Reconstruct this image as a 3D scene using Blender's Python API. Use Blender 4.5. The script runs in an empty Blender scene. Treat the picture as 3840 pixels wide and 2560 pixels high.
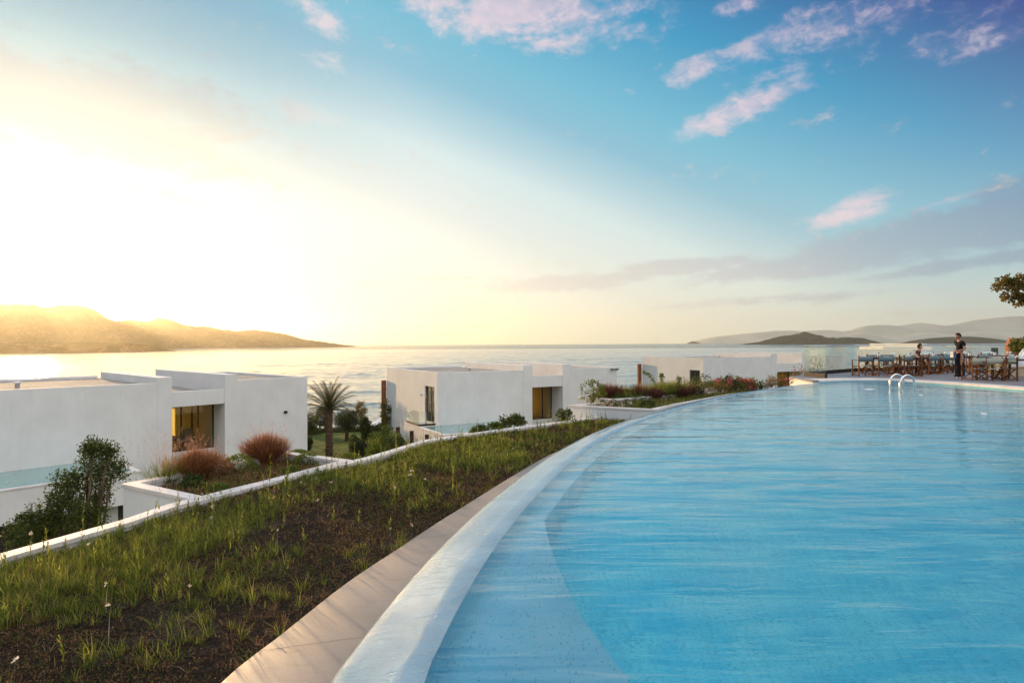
import bpy, math, random
import numpy as np
from mathutils import Vector, Matrix
random.seed(7); RS = np.random.RandomState(11)
SC = bpy.context.scene; COL = SC.collection

# ------------------------------------------------------------------ camera
HC = 1.42; FL = 2240.0; PIT = math.atan(8.5/2240); ROL = 0.0045
_F = np.array([0, math.cos(PIT), math.sin(PIT)]); _U = np.array([0, -math.sin(PIT), math.cos(PIT)]); _X = np.array([1., 0, 0])
_R = _X*math.cos(ROL) - _U*math.sin(ROL); _U = _U*math.cos(ROL) + _X*math.sin(ROL)
cd = bpy.data.cameras.new('camera'); cam = bpy.data.objects.new('camera', cd); COL.objects.link(cam)
cd.sensor_width = 36; cd.lens = 36*FL/3840; cd.clip_start = .05; cd.clip_end = 90000
Mc = Matrix(((_R[0], _U[0], -_F[0], 0), (_R[1], _U[1], -_F[1], 0), (_R[2], _U[2], -_F[2], HC), (0, 0, 0, 1)))
cam.matrix_world = Mc; SC.camera = cam

# ------------------------------------------------------------------ light
SUN_AZ = math.radians(-39.2); SUN_EL = math.radians(4.3)
SUND = Vector((math.sin(SUN_AZ)*math.cos(SUN_EL), math.cos(SUN_AZ)*math.cos(SUN_EL), math.sin(SUN_EL)))
ld = bpy.data.lights.new('sun', 'SUN'); ld.energy = 5.0; ld.angle = math.radians(.9); ld.color = (1, .63, .29)
lo = bpy.data.objects.new('sun', ld); COL.objects.link(lo); lo.rotation_euler = SUND.to_track_quat('Z', 'Y').to_euler()

class NT:
    """small wrapper for node trees"""
    def __init__(s, tree): s.t = tree; tree.nodes.clear()
    def n(s, typ, **kw):
        nd = s.t.nodes.new(typ)
        for k, v in kw.items():
            if k.startswith('i_'):
                nm = k[2:].replace('_', ' ')
                nd.inputs[int(nm) if nm.isdigit() else nm].default_value = v
            else: setattr(nd, k, v)
        return nd
    def l(s, a, b): s.t.links.new(a, b)
    def put(s, sock, v):
        if isinstance(v, bpy.types.NodeSocket): s.l(v, sock)
        else: sock.default_value = v
    def m(s, op, a, b=0., c=None):
        nd = s.n('ShaderNodeMath', operation=op); s.put(nd.inputs[0], a)
        if op not in ('SQRT', 'ABSOLUTE', 'EXPONENT', 'SINE', 'COSINE'): s.put(nd.inputs[1], b)
        if c is not None: s.put(nd.inputs[2], c)
        return nd.outputs[0]
    def ramp(s, f, stops, interp='LINEAR'):
        nd = s.n('ShaderNodeValToRGB'); cr = nd.color_ramp; cr.interpolation = interp
        while len(cr.elements) > 1: cr.elements.remove(cr.elements[0])
        cr.elements[0].position = stops[0][0]; cr.elements[0].color = (*stops[0][1], 1)
        for p, c in stops[1:]:
            e = cr.elements.new(p); e.color = (*c, 1)
        s.l(f, nd.inputs[0]); return nd.outputs[0]
    def mix(s, f, a, b, typ='MIX'):
        nd = s.n('ShaderNodeMix', data_type='RGBA', blend_type=typ, clamp_factor=True)
        s.put(nd.inputs[0], f)
        for k, v in ((6, a), (7, b)):
            if isinstance(v, tuple) and len(v) == 3: v = (*v, 1)
            s.put(nd.inputs[k], v)
        return nd.outputs[2]
    def noise(s, vec, scale, detail=4, rough=.55, dist=0.):
        nd = s.n('ShaderNodeTexNoise'); nd.inputs['Scale'].default_value = scale; nd.inputs['Detail'].default_value = detail
        nd.inputs['Roughness'].default_value = rough; nd.inputs['Distortion'].default_value = dist
        if vec is not None: s.l(vec, nd.inputs['Vector'])
        return nd.outputs[0]
    def mr(s, v, a, b, c=0., d=1., interp='SMOOTHSTEP'):
        nd = s.n('ShaderNodeMapRange', interpolation_type=interp); s.put(nd.inputs[0], v)
        for k, x in enumerate((a, b, c, d)): nd.inputs[k+1].default_value = x
        return nd.outputs[0]

def sky():
    w = bpy.data.worlds.new('World'); SC.world = w; w.use_nodes = True; g = NT(w.node_tree)
    out = g.n('ShaderNodeOutputWorld'); tc = g.n('ShaderNodeTexCoord'); dvec = tc.outputs['Generated']
    sx = g.n('ShaderNodeSeparateXYZ'); g.l(dvec, sx.inputs[0]); x, y, z = sx.outputs
    dt = g.n('ShaderNodeVectorMath', operation='DOT_PRODUCT'); g.l(dvec, dt.inputs[0]); el = math.radians(3.6)
    dt.inputs[1].default_value = (math.sin(SUN_AZ)*math.cos(el), math.cos(SUN_AZ)*math.cos(el), math.sin(el)); s = dt.outputs['Value']
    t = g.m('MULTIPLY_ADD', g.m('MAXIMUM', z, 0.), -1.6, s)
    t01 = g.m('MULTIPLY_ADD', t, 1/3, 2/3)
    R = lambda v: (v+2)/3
    base = g.ramp(t01, [(0, (1.45, 1.45, 1.5)), (R(-1.35), (1.3, 1.33, 1.42)), (R(-1.0), (.85, .87, .95)), (R(-.8), (.70, .78, .95)), (R(-.62), (.14, .28, .62)), (R(-.48), (0, .02, .25)), (R(-.18), (0, .29, .54)), (R(.05), (.11, .47, .66)),  # lowest stops: unseen sky behind and overhead, brightened as added fill light
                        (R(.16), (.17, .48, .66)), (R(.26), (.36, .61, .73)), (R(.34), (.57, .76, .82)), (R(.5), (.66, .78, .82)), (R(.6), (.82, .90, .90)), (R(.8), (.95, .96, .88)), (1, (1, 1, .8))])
    # warm pale band along the horizon
    hz = g.m('EXPONENT', g.m('MULTIPLY', g.m('MAXIMUM', z, 0.), -8.5))
    hcol = g.ramp(t01, [(0, (.62, .5, .5)), (R(.0), (.96, .90, .70)), (R(.3), (1.0, .95, .74)), (R(.6), (.98, .92, .68)), (R(.75), (.94, .94, .66)), (1, (1, 1, .6))])
    c = g.mix(g.m('MULTIPLY', hz, .93), base, hcol)
    # clouds, laid out by azimuth and elevation
    az = g.m('ARCTAN2', x, y); elv = g.m('ARCSINE', z) if False else g.m('ARCTAN2', z, g.m('SQRT', g.m('ADD', g.m('MULTIPLY', x, x), g.m('MULTIPLY', y, y))))
    cb = g.n('ShaderNodeCombineXYZ'); g.l(az, cb.inputs[0]); g.l(elv, cb.inputs[1]); ae = cb.outputs[0]
    def scaled(v, sx_, sy_, rot=0.):
        mp = g.n('ShaderNodeMapping', vector_type='POINT'); mp.inputs['Scale'].default_value = (sx_, sy_, 1); mp.inputs['Rotation'].default_value = (0, 0, rot); g.l(v, mp.inputs[0]); return mp.outputs[0]
    nz = g.noise(scaled(ae, 1, 2.3, -.25), 11, 9, .62, .5)
    nf = g.noise(scaled(ae, 1, 1.5, -.3), 34, 8, .66, .3)
    nn = g.m('ADD', g.m('MULTIPLY', nz, .62), g.m('MULTIPLY', nf, .38))
    def blobs(lst):
        acc = None
        for (px, py, rx, ry, rot, a) in lst:
            d = _F + (px-1176)*1.6327/FL*_R - (py-784)*1.6327/FL*_U
            ca = math.atan2(d[0], d[1]); ce = math.atan2(d[2], math.hypot(d[0], d[1]))
            k = 1.6327/FL*math.cos(ca)
            sub = g.n('ShaderNodeVectorMath', operation='SUBTRACT'); g.l(ae, sub.inputs[0]); sub.inputs[1].default_value = (ca, ce, 0)
            mp = g.n('ShaderNodeMapping', vector_type='TEXTURE'); mp.inputs['Rotation'].default_value = (0, 0, math.radians(rot)); mp.inputs['Scale'].default_value = (rx*k, ry*k*.95, 1)
            g.l(sub.outputs[0], mp.inputs[0]); ln = g.n('ShaderNodeVectorMath', operation='LENGTH'); g.l(mp.outputs[0], ln.inputs[0])
            v = g.mr(ln.outputs['Value'], .1, 1.35, a, 0.)
            acc = v if acc is None else g.m('MAXIMUM', acc, v)
        return acc
    pink = blobs([(1190, 30, 400, 78, -4, 1.), (1290, 90, 130, 26, 6, .8), (730, 40, 85, 40, -28, .8), (745, 140, 65, 40, -25, .7), (1700, 10, 90, 32, 6, .9),
                  (1590, 160, 90, 36, 12, .9), (1700, 250, 190, 46, 14, .95), (1790, 165, 70, 24, 10, .7), (1680, 130, 150, 26, 18, .55), (2250, 115, 130, 26, 12, .55), (1900, 100, 260, 56, 14, .55), (690, 262, 110, 34, -8, .62),
                  (1960, 478, 130, 42, 14, 1.), (2180, 462, 90, 16, 12, .6), (30, 105, 50, 12, 0, .6), (1450, 208, 24, 14, 0, .7), (1950, 50, 330, 80, 10, .62), (2250, 60, 200, 70, 8, .5), (1760, 90, 190, 36, 20, .7)])
    pk = g.mr(g.m('ADD', nn, g.m('MULTIPLY', pink, .34)), .58, .88)
    pcol = g.mix(g.mr(nf, .40, .64, 0., .5), g.ramp(t01, [(R(-.48), (.02, .08, .34)), (R(-.22), (.40, .42, .60)), (R(.0), (.86, .66, .72)), (R(.3), (.92, .78, .80)), (R(.6), (.95, .86, .80))]), (1.0, .74, .76))
    c = g.mix(g.m('MULTIPLY', pk, .80), c, pcol)
    grey = blobs([(2310, 500, 330, 84, 9, 1.), (2060, 560, 340, 56, 9, 1.), (1850, 610, 330, 40, 4, .85), (1580, 610, 170, 26, 2, .95), (1300, 650, 260, 26, 3, .85), (1750, 690, 400, 16, 2, .45), (2250, 600, 260, 22, 6, .8), (840, 655, 70, 9, 0, .7), (1020, 640, 120, 8, 2, .5)])
    gy = g.mr(g.m('ADD', nn, g.m('MULTIPLY', grey, .38)), .55, .76)
    gcol = g.ramp(t01, [(R(-.2), (.15, .26, .42)), (R(.1), (.34, .43, .54)), (R(.3), (.54, .56, .60)), (R(.5), (.68, .65, .64)), (R(.75), (.85, .80, .70))])
    c = g.mix(g.m('MULTIPLY', gy, .74), c, gcol)
    crm = blobs([(210, 250, 480, 150, 5, 1.), (60, 170, 160, 60, 0, .7), (330, 350, 330, 60, -6, .9), (60, 440, 200, 50, 0, .8), (60, 575, 160, 20, -2, 1.), (330, 517, 90, 22, -3, .9), (330, 580, 150, 16, -5, .6), (60, 545, 120, 10, 0, .8), (320, 430, 200, 40, -10, .6), (820, 380, 90, 16, -3, .6)])
    cm = g.mr(g.m('ADD', nn, g.m('MULTIPLY', crm, .34)), .56, .78)
    ccol = g.mix(g.mr(elv, .10, .42), (.92, .84, .60), (.60, .61, .68))
    c = g.mix(g.m('MULTIPLY', cm, .74), c, ccol)
    dk_ = g.m('SUBTRACT', 1., g.m('MULTIPLY', g.mr(s, .82, .95), g.mr(z, .16, .42)))
    c = g.mix(1., c, g.mix(dk_, (.40, .68, .80), (1., 1., 1.)), 'MULTIPLY')
    # sun glow
    sp = g.m('MAXIMUM', s, 0.)
    g1 = g.m('MULTIPLY', g.m('POWER', sp, 900.), 6.0); g2 = g.m('MULTIPLY', g.m('POWER', sp, 90.), .40); g3 = g.m('MULTIPLY', g.m('POWER', sp, 20.), .03)
    def addc(c, f, col):
        nd = g.n('ShaderNodeVectorMath', operation='SCALE'); nd.inputs[0].default_value = col; g.l(f, nd.inputs['Scale'])
        ad = g.n('ShaderNodeVectorMath', operation='ADD'); g.l(c, ad.inputs[0]); g.l(nd.outputs[0], ad.inputs[1]); return ad.outputs[0]
    c = addc(c, g1, (1, .95, .7)); c = addc(c, g2, (1, .92, .40)); c = addc(c, g3, (1, .85, .5))
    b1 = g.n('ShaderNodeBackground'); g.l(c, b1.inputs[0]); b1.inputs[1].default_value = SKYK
    st = g.n('ShaderNodeTexSky', sky_type='NISHITA', sun_disc=False, sun_elevation=SUN_EL, sun_rotation=SUN_AZ)
    b2 = g.n('ShaderNodeBackground'); g.l(st.outputs[0], b2.inputs[0]); b2.inputs[1].default_value = .005
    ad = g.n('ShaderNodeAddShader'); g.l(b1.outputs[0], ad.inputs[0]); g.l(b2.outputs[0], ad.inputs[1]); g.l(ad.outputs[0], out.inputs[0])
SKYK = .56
sky()
vs = SC.view_settings; vs.view_transform = 'Standard'; vs.look = 'None'; vs.exposure = .85; vs.gamma = 1; vs.use_curve_mapping = False
cy = SC.cycles
cy.max_bounces = 8; cy.diffuse_bounces = 3; cy.glossy_bounces = 3; cy.transmission_bounces = 6; cy.transparent_max_bounces = 12; cy.volume_bounces = 0
cy.sample_clamp_indirect = 3; cy.use_denoising = True; cy.caustics_reflective = False; cy.caustics_refractive = True
cy.volume_step_rate = 1

# ------------------------------------------------------------------ picking world points on the photographed planes
def Dr(x, y): return _F + (x-1920)/FL*_R - (y-1280)/FL*_U
def P(x, y, z): d = Dr(x, y); return np.array([0, 0, HC]) + d*((z-HC)/d[2])
def PY(x, y, Y): d = Dr(x, y); return np.array([0, 0, HC]) + d*(Y/d[1])

# ------------------------------------------------------------------ objects
def tag(o, label=None, cat=None, group=None, kind=None):
    if label: o['label'] = label
    if cat: o['category'] = cat
    if group: o['group'] = group
    if kind: o['kind'] = kind
    return o
def empty(name, loc=(0, 0, 0), rz=0.):
    o = bpy.data.objects.new(name, None); COL.objects.link(o); o.location = loc; o.rotation_euler = (0, 0, rz); o.empty_display_size = .1; return o
def mesh(name, verts, faces, mat, parent=None, smooth=False, mats=None, midx=None):
    me = bpy.data.meshes.new(name)
    if isinstance(faces, np.ndarray):
        V = np.asarray(verts, dtype=np.float32).reshape(-1, 3); n = faces.shape[1]
        me.vertices.add(len(V)); me.vertices.foreach_set('co', V.ravel())
        me.loops.add(faces.size); me.loops.foreach_set('vertex_index', faces.astype(np.int32).ravel())
        me.polygons.add(len(faces)); me.polygons.foreach_set('loop_start', np.arange(0, faces.size, n, dtype=np.int32))
        me.update(calc_edges=True)
    else:
        me.from_pydata([tuple(map(float, v)) for v in verts], [], faces)
    for m_ in (mats or [mat]): me.materials.append(m_)
    if midx is not None: me.polygons.foreach_set('material_index', np.asarray(midx, dtype=np.int32))
    if smooth: me.polygons.foreach_set('use_smooth', [True]*len(me.polygons))
    me.update()
    o = bpy.data.objects.new(name, me); COL.objects.link(o)
    if parent: o.parent = parent
    return o
def copy_tree(o, parent=None):
    c = o.copy(); COL.objects.link(c)
    if parent is not None: c.parent = parent
    for ch in [k for k in o.children]: copy_tree(ch, c)
    return c

class G:
    """collects boxes, tubes and plates; build() links them as ONE mesh object"""
    def __init__(s): s.v = []; s.f = []
    def add(s, vs_, fs): b = len(s.v); s.v += [tuple(map(float, v)) for v in vs_]; s.f += [tuple(b+i for i in f) for f in fs]; return s
    def box(s, x0, x1, y0, y1, z0, z1):
        v = [(x, y, z) for z in (z0, z1) for x, y in ((x0, y0), (x1, y0), (x1, y1), (x0, y1))]
        return s.add(v, [(3, 2, 1, 0), (4, 5, 6, 7), (0, 1, 5, 4), (1, 2, 6, 5), (2, 3, 7, 6), (3, 0, 4, 7)])
    def bar(s, a, b, w, h=None, up=(0, 0, 1)):
        a = Vector(a); b = Vector(b); h = h or w; d = (b-a).normalized(); upv = Vector(up)
        if abs(d.dot(upv)) > .95: upv = Vector((1, 0, 0))
        sd = d.cross(upv).normalized(); u2 = sd.cross(d).normalized()
        v = [p + sd*(i*w/2) + u2*(j*h/2) for p in (a, b) for i, j in ((-1, -1), (1, -1), (1, 1), (-1, 1))]
        return s.add(v, [(3, 2, 1, 0), (4, 5, 6, 7), (0, 1, 5, 4), (1, 2, 6, 5), (2, 3, 7, 6), (3, 0, 4, 7)])
    def tube(s, pts, rad, seg=10, cap=True):
        pts = [Vector(p) for p in pts]; n = len(pts)
        rad = [rad]*n if isinstance(rad, (int, float)) else rad
        prev = None; rings = []
        for i, p in enumerate(pts):
            d = (pts[min(i+1, n-1)] - pts[max(i-1, 0)]).normalized()
            if prev is None:
                a = Vector((1, 0, 0)) if abs(d.x) < .8 else Vector((0, 1, 0)); sd = d.cross(a).normalized()
            else: sd = (prev - d*prev.dot(d)).normalized()
            prev = sd; u2 = d.cross(sd)
            rings.append([p + (sd*math.cos(t)+u2*math.sin(t))*rad[i] for t in [2*math.pi*k/seg for k in range(seg)]])
        v = [q for r in rings for q in r]; f = []
        for i in range(n-1):
            for k in range(seg):
                k2 = (k+1) % seg; f.append((i*seg+k, i*seg+k2, (i+1)*seg+k2, (i+1)*seg+k))
        if cap: f.append(tuple(range(seg-1, -1, -1))); f.append(tuple((n-1)*seg+k for k in range(seg)))
        return s.add(v, f)
    def lathe(s, prof, c=(0, 0, 0), seg=16):
        v = []; f = []
        for r, z in prof: v += [(c[0]+r*math.cos(2*math.pi*k/seg), c[1]+r*math.sin(2*math.pi*k/seg), c[2]+z) for k in range(seg)]
        for i in range(len(prof)-1):
            for k in range(seg):
                k2 = (k+1) % seg; f.append((i*seg+k, i*seg+k2, (i+1)*seg+k2, (i+1)*seg+k))
        f.append(tuple(range(seg-1, -1, -1))); f.append(tuple((len(prof)-1)*seg+k for k in range(seg)))
        return s.add(v, f)
    def prism(s, poly, z0, z1):
        n = len(poly); v = [(p[0], p[1], z0) for p in poly] + [(p[0], p[1], z1) for p in poly]
        return s.add(v, [tuple(range(n-1, -1, -1)), tuple(range(n, 2*n))] + [(i, (i+1) % n, n+(i+1) % n, n+i) for i in range(n)])
    def build(s, name, mat, parent=None, smooth=False, bevel=0.):
        o = mesh(name, s.v, s.f, mat, parent, smooth)
        if bevel:
            m_ = o.modifiers.new('bevel', 'BEVEL'); m_.width = bevel; m_.segments = 2; m_.limit_method = 'ANGLE'
        return o

def catmull(pts, n=10, closed=False):
    pts = [np.array(p, float) for p in pts]; out = []; N = len(pts)
    rng = range(N) if closed else range(N-1)
    for i in rng:
        if closed: p0, p1, p2, p3 = pts[i-1], pts[i], pts[(i+1) % N], pts[(i+2) % N]
        else: p0, p1, p2, p3 = pts[max(i-1, 0)], pts[i], pts[i+1], pts[min(i+2, N-1)]
        for k in range(n):
            t = k/n; out.append(.5*((2*p1)+(-p0+p2)*t+(2*p0-5*p1+4*p2-p3)*t*t+(-p0+3*p1-3*p2+p3)*t**3))
    if not closed: out.append(pts[-1])
    return np.array(out)
def offset(poly, d, closed=False):
    p = np.asarray(poly)[:, :2]
    if closed: tg = np.roll(p, -1, 0) - np.roll(p, 1, 0)
    else: tg = np.gradient(p, axis=0)
    tg /= np.linalg.norm(tg, axis=1)[:, None]
    return p + np.stack([tg[:, 1], -tg[:, 0]], 1)*d          # positive: to the right of travel
def inside(poly, x, y):
    poly = np.asarray(poly); r = np.zeros(x.shape, bool); n = len(poly); j = n-1
    for i in range(n):
        xi, yi = poly[i][:2]; xj, yj = poly[j][:2]
        if yi != yj: r ^= ((yi > y) != (yj > y)) & (x < (xj-xi)*(y-yi)/(yj-yi)+xi)
        j = i
    return r
def fnoise(x, y, seed=0):
    """smooth value noise, 0..1"""
    r = np.random.RandomState(seed).rand(64, 64); xi = np.floor(x).astype(int); yi = np.floor(y).astype(int)
    fx = x-xi; fy = y-yi; fx = fx*fx*(3-2*fx); fy = fy*fy*(3-2*fy); A = lambda a, b: r[a % 64, b % 64]
    return (A(xi, yi)*(1-fx)+A(xi+1, yi)*fx)*(1-fy) + (A(xi, yi+1)*(1-fx)+A(xi+1, yi+1)*fx)*fy
def fbm(x, y, seed=0, o=5):
    s = 0; a = .5
    for k in range(o): s = s + a*fnoise(x*2**k, y*2**k, seed+k); a *= .5
    return s/(1-.5**o)

# ------------------------------------------------------------------ materials
MATS = {}
def material(name, fn):
    if name not in MATS:
        m_ = bpy.data.materials.new(name); m_.use_nodes = True; g = NT(m_.node_tree); out = g.n('ShaderNodeOutputMaterial'); fn(g, out); MATS[name] = m_
    return MATS[name]
def pbsdf(g, out, col, rough=.7, bump=None, bstr=.3, bdist=.01, metal=0., spec=.5):
    b = g.n('ShaderNodeBsdfPrincipled')
    if isinstance(col, tuple): col = (*col[:3], 1)
    g.put(b.inputs['Base Color'], col); g.put(b.inputs['Roughness'], rough); b.inputs['Metallic'].default_value = metal; b.inputs['Specular IOR Level'].default_value = spec
    if bump is not None:
        bp = g.n('ShaderNodeBump'); bp.inputs['Strength'].default_value = bstr; bp.inputs['Distance'].default_value = bdist; g.l(bump, bp.inputs['Height']); g.l(bp.outputs[0], b.inputs['Normal'])
    g.l(b.outputs[0], out.inputs[0]); return b
def OBJ(g): return g.n('ShaderNodeTexCoord').outputs['Object']
def POS(g): return g.n('ShaderNodeNewGeometry').outputs['Position']
def stretch(g, v, s, rot=(0, 0, 0)):
    mp = g.n('ShaderNodeMapping'); mp.inputs['Scale'].default_value = s; mp.inputs['Rotation'].default_value = rot; g.l(v, mp.inputs[0]); return mp.outputs[0]

def plain(name, col, rough=.6, metal=0., var=.12, scale=8., bump=.15, spec=.5):
    def fn(g, out):
        o = OBJ(g); n = g.noise(o, scale, 5); c = g.mix(n, tuple(k*(1-var) for k in col), tuple(min(1, k*(1+var)) for k in col))
        pbsdf(g, out, c, rough, g.noise(o, scale*6, 4), bump, .004, metal, spec)
    return material(name, fn)
def f_plaster(g, out):
    o = OBJ(g); n1 = g.noise(o, .7, 6, .6); n2 = g.noise(stretch(g, o, (2.2, 2.2, .25)), 2.4, 5, .6)
    c = g.mix(g.mr(n1, .3, .7), (.64, .63, .61), (.71, .70, .68)); c = g.mix(g.m('MULTIPLY', g.mr(n2, .5, .78), .30), c, (.54, .52, .50))
    sz = g.n('ShaderNodeSeparateXYZ'); g.l(o, sz.inputs[0])
    st = g.m('MULTIPLY', g.mr(g.noise(stretch(g, o, (7, 7, .12)), 2.2, 4, .7), .54, .8), .32)
    c = g.mix(st, c, (.50, .48, .46))
    pbsdf(g, out, c, .85, g.noise(o, 60, 4, .7), .25, .004, spec=.2)
def f_gravel(g, out):
    o = POS(g); v = g.n('ShaderNodeTexVoronoi'); v.inputs['Scale'].default_value = 22; g.l(o, v.inputs['Vector'])
    sp = g.n('ShaderNodeSeparateColor'); g.l(v.outputs['Color'], sp.inputs[0])
    c = g.ramp(sp.outputs[0], [(0, (.16, .14, .12)), (.5, (.34, .32, .30)), (1, (.55, .52, .48))])
    c = g.mix(g.mr(g.noise(o, .8, 4), .35, .7), c, g.mix(.6, c, (.2, .18, .15)))
    pbsdf(g, out, c, .9, v.outputs['Distance'], .8, .03, spec=.2)
def f_lime(g, out):
    o = POS(g); n1 = g.noise(o, 1.1, 7, .62, .5); n2 = g.noise(stretch(g, o, (2, 6, 2), (0, 0, .7)), 2.5, 6, .65, .8); n3 = g.noise(o, 90, 3, .7)
    c = g.mix(g.mr(n1, .32, .68), (.19, .162, .15), (.25, .22, .205)); c = g.mix(g.m('MULTIPLY', g.mr(n2, .5, .7), .5), c, (.16, .13, .11))
    c = g.mix(g.m('MULTIPLY', g.mr(n3, .45, .7), .25), c, (.4, .36, .32))
    v = g.n('ShaderNodeTexVoronoi'); v.inputs['Scale'].default_value = 3.2; g.l(o, v.inputs['Vector'])
    c = g.mix(g.mr(v.outputs['Distance'], .018, .035, .85, 0.), c, (.18, .15, .13))
    pbsdf(g, out, c, g.mr(n1, .3, .7, .45, .7), n3, .2, .003, spec=.35)
def f_soil(g, out):
    o = POS(g); n1 = g.noise(o, 1.3, 6, .6); n2 = g.noise(o, 26, 8, .75); v = g.n('ShaderNodeTexVoronoi'); v.inputs['Scale'].default_value = 38; g.l(o, v.inputs['Vector'])
    c = g.ramp(n2, [(.3, (.012, .009, .006)), (.5, (.032, .021, .014)), (.62, (.075, .05, .034)), (.75, (.16, .125, .095))])
    c = g.mix(g.mr(n1, .52, .7), c, g.mix(.4, c, (.12, .10, .09)))
    pbsdf(g, out, c, .95, g.m('ADD', n2, g.m('MULTIPLY', v.outputs['Distance'], .6)), 1., .06, spec=.1)
def f_pebble(g, out):
    """white pool plaster with dark specks, wet"""
    o = POS(g); v = g.n('ShaderNodeTexVoronoi'); v.inputs['Scale'].default_value = 125; g.l(o, v.inputs['Vector'])
    sp = g.n('ShaderNodeSeparateColor'); g.l(v.outputs['Color'], sp.inputs[0])
    dk = g.m('MULTIPLY', g.m('GREATER_THAN', sp.outputs[0], .80), g.mr(v.outputs['Distance'], .25, .4, 1., 0.))
    n1 = g.noise(o, 2.2, 5)
    c = g.mix(g.mr(n1, .3, .7), (.17, .36, .50), (.28, .49, .63)); c = g.mix(g.m('MULTIPLY', dk, .55), c, (.08, .15, .25))
    b = pbsdf(g, out, c, .10, g.m('ADD', g.m('MULTIPLY', g.noise(stretch(g, o, (1, 2.6, 1), (0, 0, -.55)), 48, 4, .7), 1.3), g.m('MULTIPLY', g.noise(stretch(g, o, (1, 3.2, 1), (0, 0, -.9)), 2.6, 3, .5, .6), 5.)), .8, .014, spec=.5)
    b.inputs['Coat Weight'].default_value = .5; b.inputs['Coat Roughness'].default_value = .03; b.inputs['Coat IOR'].default_value = 1.33
def f_bench(g, out):
    o = POS(g); v = g.n('ShaderNodeTexVoronoi'); v.inputs['Scale'].default_value = 62; g.l(o, v.inputs['Vector'])
    sp = g.n('ShaderNodeSeparateColor'); g.l(v.outputs['Color'], sp.inputs[0])
    dk = g.m('MULTIPLY', g.m('GREATER_THAN', sp.outputs[0], .78), g.mr(v.outputs['Distance'], .28, .45, 1., 0.))
    c = g.mix(g.mr(g.noise(o, 2, 4), .3, .7), (.27, .66, .88), (.35, .74, .93)); c = g.mix(g.m('MULTIPLY', dk, .8), c, (.14, .42, .60))
    pbsdf(g, out, c, .9, spec=0.)
def f_floor(g, out):
    o = POS(g); v = g.n('ShaderNodeTexVoronoi'); v.inputs['Scale'].default_value = 55; g.l(o, v.inputs['Vector'])
    sp = g.n('ShaderNodeSeparateColor'); g.l(v.outputs['Color'], sp.inputs[0])
    c = g.mix(g.mr(g.noise(stretch(g, o, (1, 2.2, 1)), .9, 5, .6, 1.2), .38, .62), (.12, .73, .98), (.22, .85, 1.))
    c = g.mix(g.m('MULTIPLY', g.m('GREATER_THAN', sp.outputs[0], .75), .55), c, (.08, .50, .74))
    pbsdf(g, out, c, .9, spec=0.)
def f_water(g, out):
    o = POS(g)
    w1 = g.noise(stretch(g, o, (.22, 1.05, 1), (0, 0, .12)), 2.7, 4, .5, .4); w2 = g.noise(stretch(g, o, (.45, 1.5, 1), (0, 0, -.2)), 11, 3, .5, .2); w3 = g.noise(stretch(g, o, (.6, 1, 1)), 1.1, 2, .5)
    h = g.m('ADD', g.m('ADD', g.m('MULTIPLY', w1, 1.), g.m('MULTIPLY', w2, .10)), g.m('MULTIPLY', w3, 1.1))
    bp = g.n('ShaderNodeBump'); bp.inputs['Strength'].default_value = 1.; bp.inputs['Distance'].default_value = .034; g.l(h, bp.inputs['Height'])
    fr = g.n('ShaderNodeFresnel'); fr.inputs['IOR'].default_value = 1.45; g.l(bp.outputs[0], fr.inputs['Normal']); fr2 = g.n('ShaderNodeFresnel'); fr2.inputs['IOR'].default_value = 1.45; frm = g.m('MULTIPLY_ADD', fr.outputs[0], .3, g.m('MULTIPLY', fr2.outputs[0], .72))
    gl = g.n('ShaderNodeBsdfGlossy'); gl.inputs['Roughness'].default_value = .03; gl.inputs['Color'].default_value = (1, 1, 1, 1); g.l(bp.outputs[0], gl.inputs['Normal'])
    rf = g.n('ShaderNodeBsdfRefraction'); rf.inputs['IOR'].default_value = 1.33; rf.inputs['Roughness'].default_value = 0.; rf.inputs['Color'].default_value = (.86, .98, 1, 1); g.l(bp.outputs[0], rf.inputs['Normal'])
    mx = g.n('ShaderNodeMixShader'); g.l(frm, mx.inputs[0]); g.l(rf.outputs[0], mx.inputs[1]); g.l(gl.outputs[0], mx.inputs[2]); g.l(mx.outputs[0], out.inputs[0])
def f_sea(g, out):
    o = POS(g); w1 = g.noise(stretch(g, o, (.35, 1, 1), (0, 0, .1)), .42, 6, .68, .3); w2 = g.noise(stretch(g, o, (.3, 1, 1), (0, 0, -.1)), .05, 4, .6); w3 = g.noise(stretch(g, o, (.22, 1, 1)), .0042, 5, .6, .5)
    bp = g.n('ShaderNodeBump'); bp.inputs['Strength'].default_value = 1.; bp.inputs['Distance'].default_value = 1.05
    wm = g.noise(stretch(g, o, (.4, 1, 1), (0, 0, .05)), .075, 8, .68, .4); g.l(g.m('ADD', g.m('MULTIPLY', wm, 9.), g.m('ADD', g.m('MULTIPLY', w1, .5), g.m('MULTIPLY', w2, 3.))), bp.inputs['Height'])
    b = g.n('ShaderNodeBsdfPrincipled'); g.l(g.mix(g.mr(w3, .35, .65), (.03, .075, .10), (.045, .11, .14)), b.inputs['Base Color']); g.l(g.mr(w3, .4, .65, .10, .20), b.inputs['Roughness'])
    b.inputs['IOR'].default_value = 1.42; g.l(bp.outputs[0], b.inputs['Normal']); g.l(b.outputs[0], out.inputs[0])
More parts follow.
